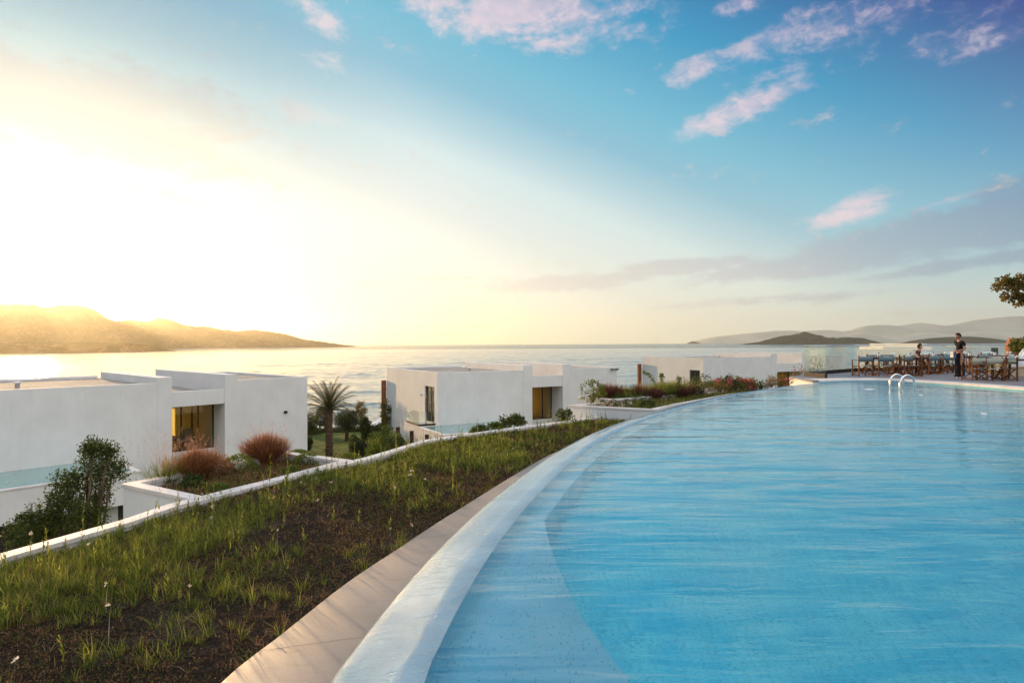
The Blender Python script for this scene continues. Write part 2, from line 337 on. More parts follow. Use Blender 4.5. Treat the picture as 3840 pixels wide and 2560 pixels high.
def f_seaw(g, out):
    o = POS(g); w = g.noise(stretch(g, o, (.5, 1, 1)), 1.6, 4, .6, .2); bp = g.n('ShaderNodeBump'); bp.inputs['Strength'].default_value = 1.; bp.inputs['Distance'].default_value = .10; g.l(w, bp.inputs['Height'])
    b = g.n('ShaderNodeBsdfPrincipled'); b.inputs['Base Color'].default_value = (.035, .11, .16, 1); b.inputs['Roughness'].default_value = .12; b.inputs['IOR'].default_value = 1.45; g.l(bp.outputs[0], b.inputs['Normal']); g.l(b.outputs[0], out.inputs[0])
def f_glass(g, out):
    lw_ = g.n('ShaderNodeLayerWeight'); lw_.inputs[0].default_value = .5; fro = g.m('MULTIPLY_ADD', g.m('POWER', lw_.outputs['Facing'], 5.), .9, .035)
    gl = g.n('ShaderNodeBsdfGlossy'); gl.inputs['Roughness'].default_value = .01
    tr = g.n('ShaderNodeBsdfTransparent'); tr.inputs['Color'].default_value = (.93, .975, .955, 1)
    mx = g.n('ShaderNodeMixShader'); g.l(fro, mx.inputs[0]); g.l(tr.outputs[0], mx.inputs[1]); g.l(gl.outputs[0], mx.inputs[2]); g.l(mx.outputs[0], out.inputs[0])
def f_winglass(g, out):
    lw_ = g.n('ShaderNodeLayerWeight'); lw_.inputs[0].default_value = .5; fro = g.m('MULTIPLY_ADD', g.m('POWER', lw_.outputs['Facing'], 5.), .9, .035)
    gl = g.n('ShaderNodeBsdfGlossy'); gl.inputs['Roughness'].default_value = .01
    tr = g.n('ShaderNodeBsdfTransparent'); tr.inputs['Color'].default_value = (.90, .90, .84, 1)
    mx = g.n('ShaderNodeMixShader'); g.l(fro, mx.inputs[0]); g.l(tr.outputs[0], mx.inputs[1]); g.l(gl.outputs[0], mx.inputs[2]); g.l(mx.outputs[0], out.inputs[0])
def leafy(name, cols, trans=.45, rough=.6):
    """foliage: each leaf its own tone, part of the light comes through"""
    def fn(g, out):
        ge = g.n('ShaderNodeNewGeometry'); r = ge.outputs['Random Per Island']
        n = g.noise(ge.outputs['Position'], 1.7, 3)
        k = g.m('ADD', g.m('MULTIPLY', r, .7), g.m('MULTIPLY', n, .3)); c = g.ramp(k, [(i/(len(cols)-1)*.8+.1, cc) for i, cc in enumerate(cols)])
        d = g.n('ShaderNodeBsdfPrincipled'); g.l(c, d.inputs['Base Color']); d.inputs['Roughness'].default_value = rough; d.inputs['Specular IOR Level'].default_value = .25
        t = g.n('ShaderNodeBsdfTranslucent'); g.l(g.mix(.35, c, (.9, .8, .3), 'MULTIPLY') if False else c, t.inputs[0])
        mx = g.n('ShaderNodeMixShader'); mx.inputs[0].default_value = trans; g.l(d.outputs[0], mx.inputs[1]); g.l(t.outputs[0], mx.inputs[2]); g.l(mx.outputs[0], out.inputs[0])
    return material(name, fn)
def f_lawn(g, out):
    o = POS(g); c = g.mix(g.mr(g.noise(o, .8, 6, .7), .35, .65), (.035, .06, .012), (.10, .13, .03)); pbsdf(g, out, c, .95, g.noise(o, 30, 5, .7), .8, .05, spec=.1)
def f_hill(g, out):
    o = POS(g); n = g.noise(o, .012, 8, .7); n2 = g.noise(o, .06, 5, .75)
    c = g.ramp(g.m('ADD', g.m('MULTIPLY', n, .5), g.m('MULTIPLY', n2, .5)), [(.38, (.010, .014, .006)), (.5, (.03, .03, .013)), (.58, (.10, .075, .045)), (.68, (.20, .155, .10))])
    pbsdf(g, out, c, .95, n2, 1., 12., spec=.05)
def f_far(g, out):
    o = POS(g); n = g.noise(o, .0012, 6, .6); c = g.mix(g.mr(n, .35, .65), (.38, .37, .30), (.52, .48, .39)); pbsdf(g, out, c, .95, spec=0.)  # pale tones: part of the haze fade is put into the colour
def f_bark(g, out):
    o = OBJ(g); n = g.noise(stretch(g, o, (1, 1, .35)), 14, 6, .7); c = g.ramp(n, [(.3, (.03, .02, .014)), (.55, (.11, .075, .05)), (.75, (.2, .15, .1))]); pbsdf(g, out, c, .9, n, 1., .04, spec=.1)
def f_wood(name, a, b):
    def fn(g, out):
        o = OBJ(g); n = g.noise(stretch(g, o, (14, 14, 1.4)), 3, 6, .6, .4); pbsdf(g, out, g.mix(g.mr(n, .3, .7), a, b), .75, n, .3, .003, spec=.25)
    return material(name, fn)
def f_curtain(g, out):
    o = OBJ(g); n = g.noise(stretch(g, o, (7, 7, .2)), 3, 4)
    c = g.mix(g.mr(n, .35, .65), (.78, .66, .22), (.92, .82, .34)); d = g.n('ShaderNodeBsdfDiffuse'); g.l(c, d.inputs[0]); t = g.n('ShaderNodeBsdfTranslucent'); g.l(c, t.inputs[0])
    mx = g.n('ShaderNodeMixShader'); mx.inputs[0].default_value = .75; g.l(d.outputs[0], mx.inputs[1]); g.l(t.outputs[0], mx.inputs[2]); g.l(mx.outputs[0], out.inputs[0])
PLASTER = material('white_plaster', f_plaster); GRAVEL = material('roof_gravel', f_gravel); LIME = material('limestone', f_lime); SOIL = material('soil', f_soil)
PEBBLE = material('pebble_plaster', f_pebble); BENCH = material('bench_plaster', f_bench); FLOORM = material('pool_floor_plaster', f_floor); WATER = material('pool_water', f_water)
SEA = material('sea_water', f_sea); SEAW = material('sea_wave_water', f_seaw); GLASS = material('clear_glass', f_glass); WGLASS = material('window_glass', f_winglass); LAWN = material('lawn', f_lawn)
HILL = material('scrub_hill', f_hill); FAR = material('far_hill', f_far); BARK = material('bark', f_bark); CURT = material('curtain_cloth', f_curtain)
TEAK = f_wood('teak', (.09, .032, .012), (.21, .08, .028)); DWOOD = f_wood('dark_wood', (.035, .016, .010), (.09, .04, .022)); RWOOD = f_wood('shutter_wood', (.17, .05, .025), (.28, .10, .05))
STEEL = plain('brushed_steel', (.75, .72, .68), .18, 1., .05, 20); DMETAL = plain('dark_metal', (.022, .018, .016), .7, 0., .2, 10, .15, .2)
COPING = material('coping_stone', lambda g, out: (lambda o: pbsdf(g, out, g.mix(g.mr(g.noise(o, 1.6, 7, .65), .3, .7), (.55, .50, .46), (.74, .69, .65)), .65, g.noise(o, 70, 4, .7), .3, .004, spec=.3))(POS(g)))
DECKM = material('deck_stone', lambda g, out: (lambda o: pbsdf(g, out, g.mix(g.mr(g.noise(o, .9, 7, .65), .3, .7), (.15, .14, .15), (.24, .225, .235)), .55, g.noise(o, 60, 4, .7), .25, .004, spec=.35))(POS(g)))
CANVAS = plain('grey_canvas', (.13, .19, .21), .9, 0, .15, 30, .4, .1); CANVASL = plain('pale_canvas', (.42, .42, .34), .9, 0, .12, 30, .4, .1)
PORC = plain('porcelain', (.8, .8, .78), .2, 0, .03, 20, 0.); LINEN = plain('linen', (.7, .7, .68), .9, 0, .06, 40, .3, .1)
TERRA = plain('terracotta', (.33, .13, .07), .8, 0, .2, 9, .3, .2); SANDST = plain('sand_stone', (.48, .38, .26), .85, 0, .15, 5, .4, .2)
SKIN = plain('skin', (.42, .22, .14), .55, 0, .06, 20, .05, .3); BLACKC = plain('black_cloth', (.018, .016, .02), .9, 0, .2, 20, .4, .1); HAIR = plain('dark_hair', (.02, .013, .01), .6, 0, .2, 60, .6)
CUSH = plain('grey_cushion', (.25, .22, .2), .9, 0, .1, 20, .3, .1)
L_TREE = leafy('tree_leaves', [(.02, .035, .008), (.05, .075, .014), (.10, .12, .025)], .4)
L_BRIGHT = leafy('bright_leaves', [(.04, .07, .01), (.10, .14, .02), (.22, .24, .04)], .5)
L_DARK = leafy('dark_leaves', [(.012, .022, .008), (.03, .045, .014), (.06, .075, .022)], .3)
L_PALM = leafy('palm_leaves', [(.022, .028, .008), (.055, .058, .016), (.14, .105, .032)], .4)
L_RUST = leafy('rust_grass', [(.09, .032, .014), (.25, .095, .036), (.46, .22, .09)], .45)
L_PURP = leafy('wine_grass', [(.045, .018, .014), (.13, .045, .035), (.25, .11, .07)], .4)
L_SEED = leafy('seed_heads', [(.30, .13, .10), (.46, .24, .18), (.62, .40, .30)], .5)
L_SHRUB = leafy('shrub_leaves', [(.045, .075, .012), (.12, .16, .028), (.24, .26, .05)], .45)
L_GRASS = leafy('grass_blades', [(.03, .05, .008), (.085, .125, .014), (.22, .25, .032), (.46, .40, .10)], .55)
L_DRY = leafy('dry_weeds', [(.045, .022, .014), (.14, .06, .03), (.27, .13, .06), (.42, .30, .14)], .4)
L_WEED = leafy('ground_cover', [(.03, .018, .010), (.035, .055, .012), (.08, .11, .02), (.17, .07, .03), (.24, .13, .06)], .35)
L_FLOW = leafy('pink_flowers', [(.35, .03, .09), (.6, .07, .16), (.75, .22, .26)], .4)
L_PALE = leafy('pale_flowers', [(.6, .42, .36), (.75, .6, .52), (.8, .75, .68)], .3)
L_ORANGE = leafy('autumn_leaves', [(.06, .06, .012), (.14, .12, .02), (.30, .14, .035)], .45)
STEM = plain('plant_stem', (.10, .07, .04), .9, 0, .3, 12)

# ------------------------------------------------------------------ terrain and sea
ZS = -15.6; ZG = -6.6
def land(x, y):
    x = np.asarray(x, float); y = np.asarray(y, float)
    s = 56 + .35*np.maximum(x, 0) - .25*np.maximum(-x-12, 0)
    t = np.clip((y-s)/42., 0, 1.4); z = ZG - t*(ZG-ZS+.0)*1.0
    return z + (fbm(x/6+50, y/6+50, 3)-.5)*.35*np.clip((y-20)/20, 0, 1)
def terrain():
    xs = np.concatenate([np.linspace(-260, -60, 20, endpoint=False), np.linspace(-60, 90, 110, endpoint=False), np.linspace(90, 260, 18)]); ys = np.linspace(-30, 150, 110)
    X, Y = np.meshgrid(xs, ys); Z = land(X, Y)
    n, m_ = X.shape; V = np.stack([X, Y, Z], -1).reshape(-1, 3); i = np.arange((n-1)*(m_-1)); r = i//(m_-1); c = i % (m_-1); a = r*m_+c
    tag(mesh('terrain', V, np.stack([a, a+1, a+m_+1, a+m_], 1), LAWN, smooth=True), 'dark green garden ground sloping from the villas down to the shore', 'ground', kind='structure')
terrain()
def sea():
    ys = [-1890, 60, 120, 250, 600, 1500, 4000, 8000, 13890]; V = []; F_ = []
    for y in ys:
        for x in np.linspace(-15890, 15890, 9): V.append((x, y, ZS))
    for i in range(len(ys)-1):
        for j in range(8): a = i*9+j; F_.append((a, a+1, a+10, a+9))
    tag(mesh('sea', V, F_, SEA), 'wide calm sea with small ripples between the headland and the islands', 'sea', kind='structure')
sea()
def sea_waves():
    nr, nc = 430, 900; Yr = 92*np.exp(np.linspace(0, math.log(1900/92), nr)); a = np.tan(np.linspace(math.radians(-50), math.radians(50), nc)); Y = np.repeat(Yr[:, None], nc, 1); X = Yr[:, None]*a[None]
    Xr = X*.97+Y*.24; Yq = Y*.97-X*.24
    Z = (fbm(Xr/9+100, Yq/3.6+100, 61, 4)-.5)*.62 + (fbm(Xr/34+70, Yq/13+70, 66, 3)-.5)*1.15 + (fbm(Xr/2.4+40, Yq/1.2+40, 71, 2)-.5)*.16
    Z = Z*np.clip((1900-Y)/700, .15, 1)*(.45+.9*fbm(X/160+9, Y/60+9, 90, 3))
    i = np.arange((nr-1)*(nc-1)); b = (i//(nc-1))*nc + i % (nc-1)
    tag(mesh('sea_waves', np.stack([X, Y, ZS+.62+Z], -1).reshape(-1, 3), np.stack([b, b+1, b+nc+1, b+nc], 1), SEAW, smooth=True), 'small wind waves on the nearer part of the bay', 'sea', kind='structure')
sea_waves()
def ridge(name, pts, depth, label, mat, rough=1., nx=260, nd=26, seed=1, tag_kind='structure'):
    """land mass: crest through (pixel x, pixel y of the top, distance), sloping to the sea in front and behind"""
    pts = sorted(pts); px = np.array([p[0] for p in pts], float); xs = np.linspace(px[0], px[-1], nx)
    yt = np.interp(xs, px, [p[1] for p in pts]); Yd = np.interp(xs, px, [p[2] for p in pts])
    k = np.ones(9)/9; yt = np.convolve(np.pad(yt, 4, 'edge'), k, 'valid')
    C = np.array([PY(a, b, c) for a, b, c in zip(xs, yt, Yd)]); H = np.maximum(C[:, 2]-ZS, .5)
    t = np.linspace(-1, 1, nd*2-1); V = np.zeros((len(t), nx, 3))
    for i, tt in enumerate(t):
        prof = np.cos(tt*math.pi/2)**1.2 if abs(tt) < .999 else 0
        X = C[:, 0]; Y = C[:, 1] + tt*depth*(.35+.65*np.clip(H/H.max(), 0, 1)); nz = fbm(X/depth*7+40, Y/depth*7+40, seed, 6)-.5; n2 = fbm(X/depth*60, Y/depth*60, seed+9, 3)-.5
        Z = ZS-1 + (H+1)*prof*(1+rough*.55*nz*(1-prof*.6)) + min(H.max()*.05, 9)*rough*n2*min(1, prof*3)
        V[i] = np.stack([X, Y, Z], -1)
    n = len(t); i = np.arange((n-1)*(nx-1)); a = (i//(nx-1))*nx + i % (nx-1)
    tag(mesh(name, V.reshape(-1, 3), np.stack([a, a+1, a+nx+1, a+nx], 1), mat, smooth=True), label, 'hill', kind=tag_kind)
ridge('headland_hills', [(-300, 1130, 3300), (-100, 1150, 3300), (0, 1153, 3300), (130, 1155, 3300), (230, 1145, 3300), (300, 1163, 3350), (380, 1194, 3400), (430, 1206, 3450), (520, 1200, 3500), (600, 1201, 3550), (680, 1217, 3600), (790, 1229, 3700),
      (870, 1246, 3800), (940, 1237, 3850), (1040, 1249, 3950), (1120, 1273, 4050), (1200, 1282, 4100), (1305, 1296, 4200)], 800, 'long scrubby headland below the setting sun', HILL, 1.5, 800, 40, seed=3)
ridge('spit_hills', [(-300, 1283, 1350), (0, 1284, 1400), (400, 1284, 1500), (500, 1290, 1550), (540, 1303, 1600), (578, 1318, 1620)], 260, 'low brown spit of land in front of the headland', HILL, 1.2, 400, seed=5)
ridge('island_hills', [(2795, 1290, 5200), (2830, 1285, 5200), (2880, 1276, 5200), (2930, 1263, 5200), (2980, 1257, 5200), (3012, 1247, 5200), (3030, 1252, 5200), (3080, 1262, 5200), (3130, 1271, 5200), (3170, 1266, 5200), (3220, 1268, 5200), (3260, 1277, 5200), (3292, 1287, 5200)], 420, 'wooded island with a knobbly top in front of the far mountains', HILL, 2., 320, 40, seed=8)
ridge('low_island_hills', [(3402, 1286, 5600), (3440, 1275, 5600), (3500, 1267, 5600), (3560, 1263, 5600), (3640, 1262, 5600), (3700, 1267, 5600), (3760, 1277, 5600), (3790, 1284, 5600)], 380, 'smooth low island behind the standing waiter', HILL, .5, 200, seed=12)
z4 = lambda l, Y: [(3000+a*.3571, 1180+b*.3571, Y) for a, b in l]
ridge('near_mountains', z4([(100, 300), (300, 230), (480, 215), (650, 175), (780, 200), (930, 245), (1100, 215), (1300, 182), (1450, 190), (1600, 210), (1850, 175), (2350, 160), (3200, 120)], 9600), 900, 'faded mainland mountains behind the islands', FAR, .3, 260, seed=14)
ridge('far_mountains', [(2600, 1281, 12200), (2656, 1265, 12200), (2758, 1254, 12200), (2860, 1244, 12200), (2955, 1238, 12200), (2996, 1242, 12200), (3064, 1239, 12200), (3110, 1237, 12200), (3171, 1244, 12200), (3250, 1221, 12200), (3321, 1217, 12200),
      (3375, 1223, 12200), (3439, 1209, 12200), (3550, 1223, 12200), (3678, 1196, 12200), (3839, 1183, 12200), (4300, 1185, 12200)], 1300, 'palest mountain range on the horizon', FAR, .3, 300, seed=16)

# ------------------------------------------------------------------ infinity pool
ZW = -.07
rim_px = [(1230, 2560), (1322, 2426), (1410, 2315), (1491, 2217), (1568, 2129), (1673, 2017), (1795, 1906), (1930, 1791), (2059, 1706), (2146, 1655), (2282, 1591), (2451, 1541), (2622, 1497), (2724, 1478), (2860, 1458), (2976, 1443.5)]
rim = [P(x, y, ZW-.04)[:2] for x, y in rim_px]
# smooth the traced line
rim = np.array(rim); rs = rim.copy(); rs[1:-1] = .5*rim[1:-1]+.25*(rim[:-2]+rim[2:]); rim = rs
tail = [(.9, -3.4), (.1, -2.1), (-.45, -.8), (-.75, .5), (-.86, 1.6)]
OUT = catmull([np.array(p) for p in tail] + list(rim) + [np.array((10.85, 22.0))], 14)
CREST = offset(OUT, .45)
farc = [(11.3, 22.05), (12.0, 22.45), (13.0, 22.75), (13.9, 22.55), (14.6, 21.6), (15.1, 20.1), (15.35, 18.4), (15.6, 16.5), (16.4, 12), (16.2, 6), (14.5, 0), (10.5, -3.6), (5, -4.6)]
FARC = catmull(farc, 8)
i0 = int(np.argmin(np.abs(CREST[:, 1]-21.55)))
CR = CREST[:i0]
POOLPOLY = np.concatenate([CR, FARC])
mesh_w = mesh('pool_water', [(p[0], p[1], ZW) for p in POOLPOLY], [tuple(range(len(POOLPOLY)))[::-1]], WATER)
tag(mesh_w, 'clear blue rippled water filling the infinity pool', 'pool water', kind='structure')
if mesh_w.data.polygons[0].normal.z < 0: mesh_w.data.flip_normals()
def strip(name, A, B, za, zb, mat, label, cat, kind='structure', parent=None, smooth=True):
    n = len(A); V = [(a[0], a[1], za) for a in A] + [(b[0], b[1], zb) for b in B]
    return tag(mesh(name, V, [(i, i+1, n+i+1, n+i) for i in range(n-1)], mat, parent, smooth), label, cat, kind=kind)
def loft(name, rows, mat, label, cat, kind='structure', smooth=True, parent=None):
    n = len(rows[0][0]); V = [(p[0], p[1], z) for A, z in rows for p in A]; F_ = []
    for r in range(len(rows)-1):
        for i in range(n-1): F_.append((r*n+i, r*n+i+1, (r+1)*n+i+1, (r+1)*n+i))
    return tag(mesh(name, V, F_, mat, parent, smooth), label, cat, kind=kind)
bench_px = [(2363, 2560), (2315, 2494), (2241, 2392), (2173, 2298), (2126, 2203), (2086, 2108), (2055, 2014), (2038, 1919)]
BZ = ZW-.24
def refr(x, y, z):
    """point on plane z under the water seen at pixel x, y"""
    p = P(x, y, ZW); d = np.array([p[0], p[1], ZW-HC]); d /= np.linalg.norm(d); c = -d[2]; s = math.sqrt(1-c*c)/1.33; hd = d[:2]/np.linalg.norm(d[:2]); t = (ZW-z)*s/math.sqrt(1-s*s); return p[:2]+hd*t
benp = [refr(x, y, BZ) for x, y in bench_px]
BEN = catmull([np.array(p) for p in [(3.4, -2.2), (2.1, -.4), (1.2, 1.0), (.74, 1.9)]] + benp + [np.array((.36, 6.0)), np.array((.5, 6.9)), np.array((.8, 7.9))], 8)
BEN = BEN[BEN[:, 1] < 7.8]
# rim: wet sloping band, its outer lip and the outside wall
loft('pool_rim_inner_wall', [(offset(OUT, .64), BZ+.001), (offset(OUT, .56), BZ+.012), (offset(OUT, .505), BZ+.05), (offset(OUT, .475), BZ+.11), (offset(OUT, .457), BZ+.18), (offset(OUT, .451), ZW-.004)], BENCH, 'submerged inner face of the overflow rim', 'pool rim')
loft('pool_rim', [(CREST, ZW-.004), (CREST, ZW-.004), (CREST, ZW+.001), (offset(OUT, .30), ZW-.004), (offset(OUT, .12), ZW-.026), (offset(OUT, .02), ZW-.045), (OUT, ZW-.06), (offset(OUT, -.004), ZW-.6)][1:], PEBBLE,
     'wet white pebbled overflow rim along the infinity edge', 'pool rim')
_ri = offset(OUT, .65); _ri = _ri[_ri[:, 1] < 7.2]; _b0 = BEN[BEN[:, 1] < 7.2]
def resample(A, n):
    A = np.asarray(A)[:, :2]; d = np.r_[0, np.cumsum(np.linalg.norm(np.diff(A, axis=0), axis=1))]; t = np.linspace(0, d[-1], n); return np.stack([np.interp(t, d, A[:, 0]), np.interp(t, d, A[:, 1])], 1)
_ra = resample(offset(OUT, .44)[:len(_ri)], 140); _rb = resample(_b0, 140); _rb[:, 0] = np.maximum(_rb[:, 0], np.interp(_rb[:, 1], _ri[:, 1], _ri[:, 0])-.006)
loft('pool_bench', [(_ra, BZ), (_rb, BZ), (_rb, BZ-.0001)], BENCH, 'speckled pale underwater ledge inside the infinity edge', 'pool ledge', smooth=False)
bx_ = offset(OUT, .638)
loft('pool_basin', [(bx_, BZ+.003), (bx_, -1.35)], FLOORM, 'blue inner wall of the pool under the infinity edge', 'pool basin')
loft('pool_ledge_wall', [(_rb, BZ-.002), (_rb, -1.35)], FLOORM, 'blue riser below the underwater ledge', 'pool ledge', smooth=True)
flp = np.concatenate([offset(OUT, .60)[:i0], offset(FARC, -.01)]); fl = G(); fl.add([(p[0], p[1], -1.3) for p in flp], [tuple(range(len(flp)))[::-1]]); tag(fl.build('pool_floor', FLOORM), 'deep blue plastered floor of the infinity pool', 'pool floor', kind='structure')
loft('pool_far_wall', [(FARC, ZW+.06), (FARC, -1.35)], FLOORM, 'blue inner wall at the far side of the pool', 'pool wall')

# ------------------------------------------------------------------ terrace deck beyond the pool
tip = P(2960, 1411, 0)[:2]; cA = P(3098, 1417.5, 0)[:2]; cB = P(3018, 1408.6, 0)[:2]; cD = P(3203, 1393, 0)[:2]
edge_in = np.concatenate([[[11.0, 21.9]], FARC])
COPW = np.concatenate([[tip+np.array((-.25, -.35))], offset(FARC, -.34)])
deck_out = [cB + np.array((-.15, .2)), cD + np.array((-.2, .5)), (31, 36), (60, 40), (60, -12), (6, -12), (5, -4.9)]
deckpoly = [tuple(p) for p in edge_in] + [(5, -12), (60, -12), (60, 40), (31, 35.5)] + [tuple(cD+np.array((-.15, .35))), tuple(cB+np.array((-.25, .15))), tuple(tip)]
dm = G(); dm.prism(deckpoly, -.055, 0.); dk = dm.build('terrace_deck', DECKM); tag(dk, 'grey stone dining terrace beyond the pool', 'terrace', kind='structure')
# raised pale coping band along the pool
inn = offset(FARC, .025); outb = offset(FARC, -.62)
loft('pool_coping', [(inn, -.05), (inn, .012), (offset(FARC, .01), .022), (offset(FARC, -.60), .022), (outb, .004)], COPING, 'pale stone coping around the far side of the pool', 'pool coping')
wl = G(); wl.prism([tuple(tip), (10.95, 21.75), (12, 22.6), tuple(cA + np.array((.2, .4))), (16, 26), tuple(cD + np.array((.0, .1))), tuple(cB+np.array((-.1, .05)))], -6.5, -.058)
tag(wl.build('terrace_wall', PLASTER), 'white retaining wall carrying the dining terrace', 'retaining wall')

# gutter strip and meadow
zst = -.5
sp_px = [(823, 2560), (1061, 2370), (1300, 2182), (1500, 2050), (1700, 1920), (2038, 1716)]
so = [P(x, y, zst)[:2] for x, y in sp_px]
STRIP = catmull([np.array(p) for p in [(.2, -3.6), (-.7, -2.3), (-1.25, -.9), (-1.6, .8), (-1.74, 2.2)]] + so + [np.array((1.42, 11.75)), np.array((2.75, 13.7)), np.array((4.6, 16.2)), np.array((7.0, 18.9)), np.array((10.0, 21.6))], 10)
ns = len(STRIP)
outr = catmull([OUT[int(round(i))] for i in np.linspace(0, len(OUT)-1, 40)], 12)
def resample(A, n):
    A = np.asarray(A)[:, :2]; d = np.r_[0, np.cumsum(np.linalg.norm(np.diff(A, axis=0), axis=1))]; t = np.linspace(0, d[-1], n); return np.stack([np.interp(t, d, A[:, 0]), np.interp(t, d, A[:, 1])], 1)
SA = resample(STRIP, 160); SB = resample(offset(OUT, -.006), 160)
loft('gutter_walkway', [(SA, zst-.25), (SA, zst-.006), (SA + (SB-SA)*.01, zst), (SB, zst)], LIME, 'smooth beige limestone strip below the infinity edge', 'walkway')
# joints in the strip: thin dark grooves
jt = G()
for i in range(6, 158, 12):
    a, b = SA[i], SB[i]; d = (b-a)/np.linalg.norm(b-a); nrm = np.array((-d[1], d[0]))*.0022
    a = a + d*.02; jt.add([(a[0]-nrm[0], a[1]-nrm[1], zst+.0035), (a[0]+nrm[0], a[1]+nrm[1], zst+.0035), (b[0]+nrm[0], b[1]+nrm[1], zst+.0035), (b[0]-nrm[0], b[1]-nrm[1], zst+.0035)], [(0, 1, 2, 3)])
tag(jt.build('walkway_joints', plain('joint_mortar', (.16, .13, .11), .9)), 'thin dark joints between the limestone slabs', 'joints', kind='structure')

ZM = -.545; ZC = -.46
wc_px = [(0, 2074), (453, 1949), (630, 1889), (775, 1853), (900, 1822), (1100, 1775), (1300, 1729), (1370, 1713), (1440, 1693), (1581, 1650), (1697, 1632), (1929, 1601), (2128, 1576)]
WC = [P(x, y, ZC)[:2] for x, y in wc_px]; WC = np.array([np.array((-5.6, 2.4)), np.array((-5.0, 4.2))] + WC + [np.array((2.1, 15.4))])
def wall_run(name, line, zc, zbot, w, label, inner=1, cap_over=.02):
    """low wall: body with a stone cap; line is the far edge of the cap"""
    r = empty(name, (0, 0, 0)); line = np.asarray(line)
    a = line; b = offset(line, w); a2 = offset(line, cap_over); b2 = offset(line, w-cap_over)
    loft('coping', [(a, zc-.045), (a, zc), (b, zc), (b, zc-.045), (a, zc-.045)], COPING, None, None, None, False, r)
    loft('wall_body', [(a2, zbot), (a2, zc-.046), (b2, zc-.046), (b2, zbot)], PLASTER, None, None, None, False, r)
    return tag(r, label, 'wall')
wall_run('garden_wall', WC, ZC, -6.5, .17, 'long low white wall with stone cap edging the weedy roof meadow')
MEAD = np.concatenate([offset(WC, .10), np.array([(2.6, 15.9), (5, 18), (9.9, 21.8)]), STRIP[::-1]])
def meadow_ground():
    xs = np.arange(-6.2, 10.5, .09); ys = np.arange(-3, 22.2, .09); X, Y = np.meshgrid(xs, ys); ins = inside(MEAD, X.ravel(), Y.ravel()).reshape(X.shape)
    Z = ZM + (fbm(X*1.2+9, Y*1.2+9, 21, 5)-.5)*.10
    n, m_ = X.shape; i = np.arange((n-1)*(m_-1)); a = (i//(m_-1))*m_ + i % (m_-1)
    near = ins.copy(); near[1:] |= ins[:-1]; near[:-1] |= ins[1:]; near[:, 1:] |= ins[:, :-1]; near[:, :-1] |= ins[:, 1:]
    k = near.ravel()[a]; a = a[k]
    tag(mesh('meadow_soil', np.stack([X, Y, Z], -1).reshape(-1, 3), np.stack([a, a+1, a+m_+1, a+m_], 1), SOIL, smooth=True), 'dark crumbly soil of the roof meadow', 'soil', kind='structure')
meadow_ground()
def meadow_z(x, y): return ZM + (fbm(x*1.2+9, y*1.2+9, 21, 5)-.5)*.10

# ------------------------------------------------------------------ plants
def blades(base, h, lean, az, w, seg=3, curl=.5):
    """tapering bent ribbons; arrays of N -> verts, faces (quads)"""
    N = len(h); V = np.zeros((N, seg+1, 2, 3), np.float32); pa = az + np.pi/2 + RS.uniform(-.6, .6, N)
    for k in range(seg+1):
        t = k/seg; off = lean*h*(t**(1+curl)); zz = h*np.sqrt(np.maximum(t*t-(lean*t**(1+curl))**2*.5, 0)) if False else h*t*(1-.35*lean*t)
        cx = base[:, 0]+np.cos(az)*off; cy_ = base[:, 1]+np.sin(az)*off; ww = w*(1-t)**.8*.5 + w*.03
        V[:, k, 0] = np.stack([cx-np.cos(pa)*ww, cy_-np.sin(pa)*ww, base[:, 2]+zz], -1); V[:, k, 1] = np.stack([cx+np.cos(pa)*ww, cy_+np.sin(pa)*ww, base[:, 2]+zz], -1)
    b = np.arange(N)[:, None]*(seg+1)*2 + np.arange(seg)[None]*2; f = np.stack([b, b+1, b+3, b+2], -1).reshape(-1, 4)
    return V.reshape(-1, 3), f
def leaves(c, size, aspect=.5, up=.3, outward=None):
    """one pointed quad per leaf"""
    N = len(c); a = RS.normal(size=(N, 3)); a[:, 2] += up
    if outward is not None: a += outward*1.1
    a /= np.linalg.norm(a, axis=1)[:, None]; b = np.cross(a, RS.normal(size=(N, 3))); b /= np.linalg.norm(b, axis=1)[:, None]
    s = (np.ones(N)*size*RS.uniform(.6, 1.3, N))[:, None]; q = a*s; r = b*s*aspect*.5
    V = np.stack([c, c+q*.45+r, c+q, c+q*.45-r], 1).reshape(-1, 3); f = np.arange(N*4).reshape(-1, 4); return V, f
def merge(lst):
    V = []; F_ = []; b = 0
    for v, f in lst: V.append(v); F_.append(f+b); b += len(v)
    return np.concatenate(V), np.concatenate(F_)
def ball(n, c, r, hollow=.55):
    d = RS.normal(size=(n, 3)); d /= np.linalg.norm(d, axis=1)[:, None]; k = RS.uniform(hollow, 1, n)**.6; return np.array(c)+d*k[:, None]*np.array(r), d
def clumps(centre, radius, ncl, per, clr, seed=0, hollow=.5, zmin=None):
    """leaf positions gathered in clumps through a crown"""
    cc, dd = ball(ncl, centre, radius, hollow); pts = []; dirs = []
    for k in range(ncl):
        p, d = ball(per, cc[k], clr*RS.uniform(.6, 1.3), .2); pts.append(p); dirs.append(dd[k]*.5+d*.5)
    pts = np.concatenate(pts); dirs = np.concatenate(dirs)
    if zmin is not None: k = pts[:, 2] > zmin; pts = pts[k]; dirs = dirs[k]
    return pts, dirs

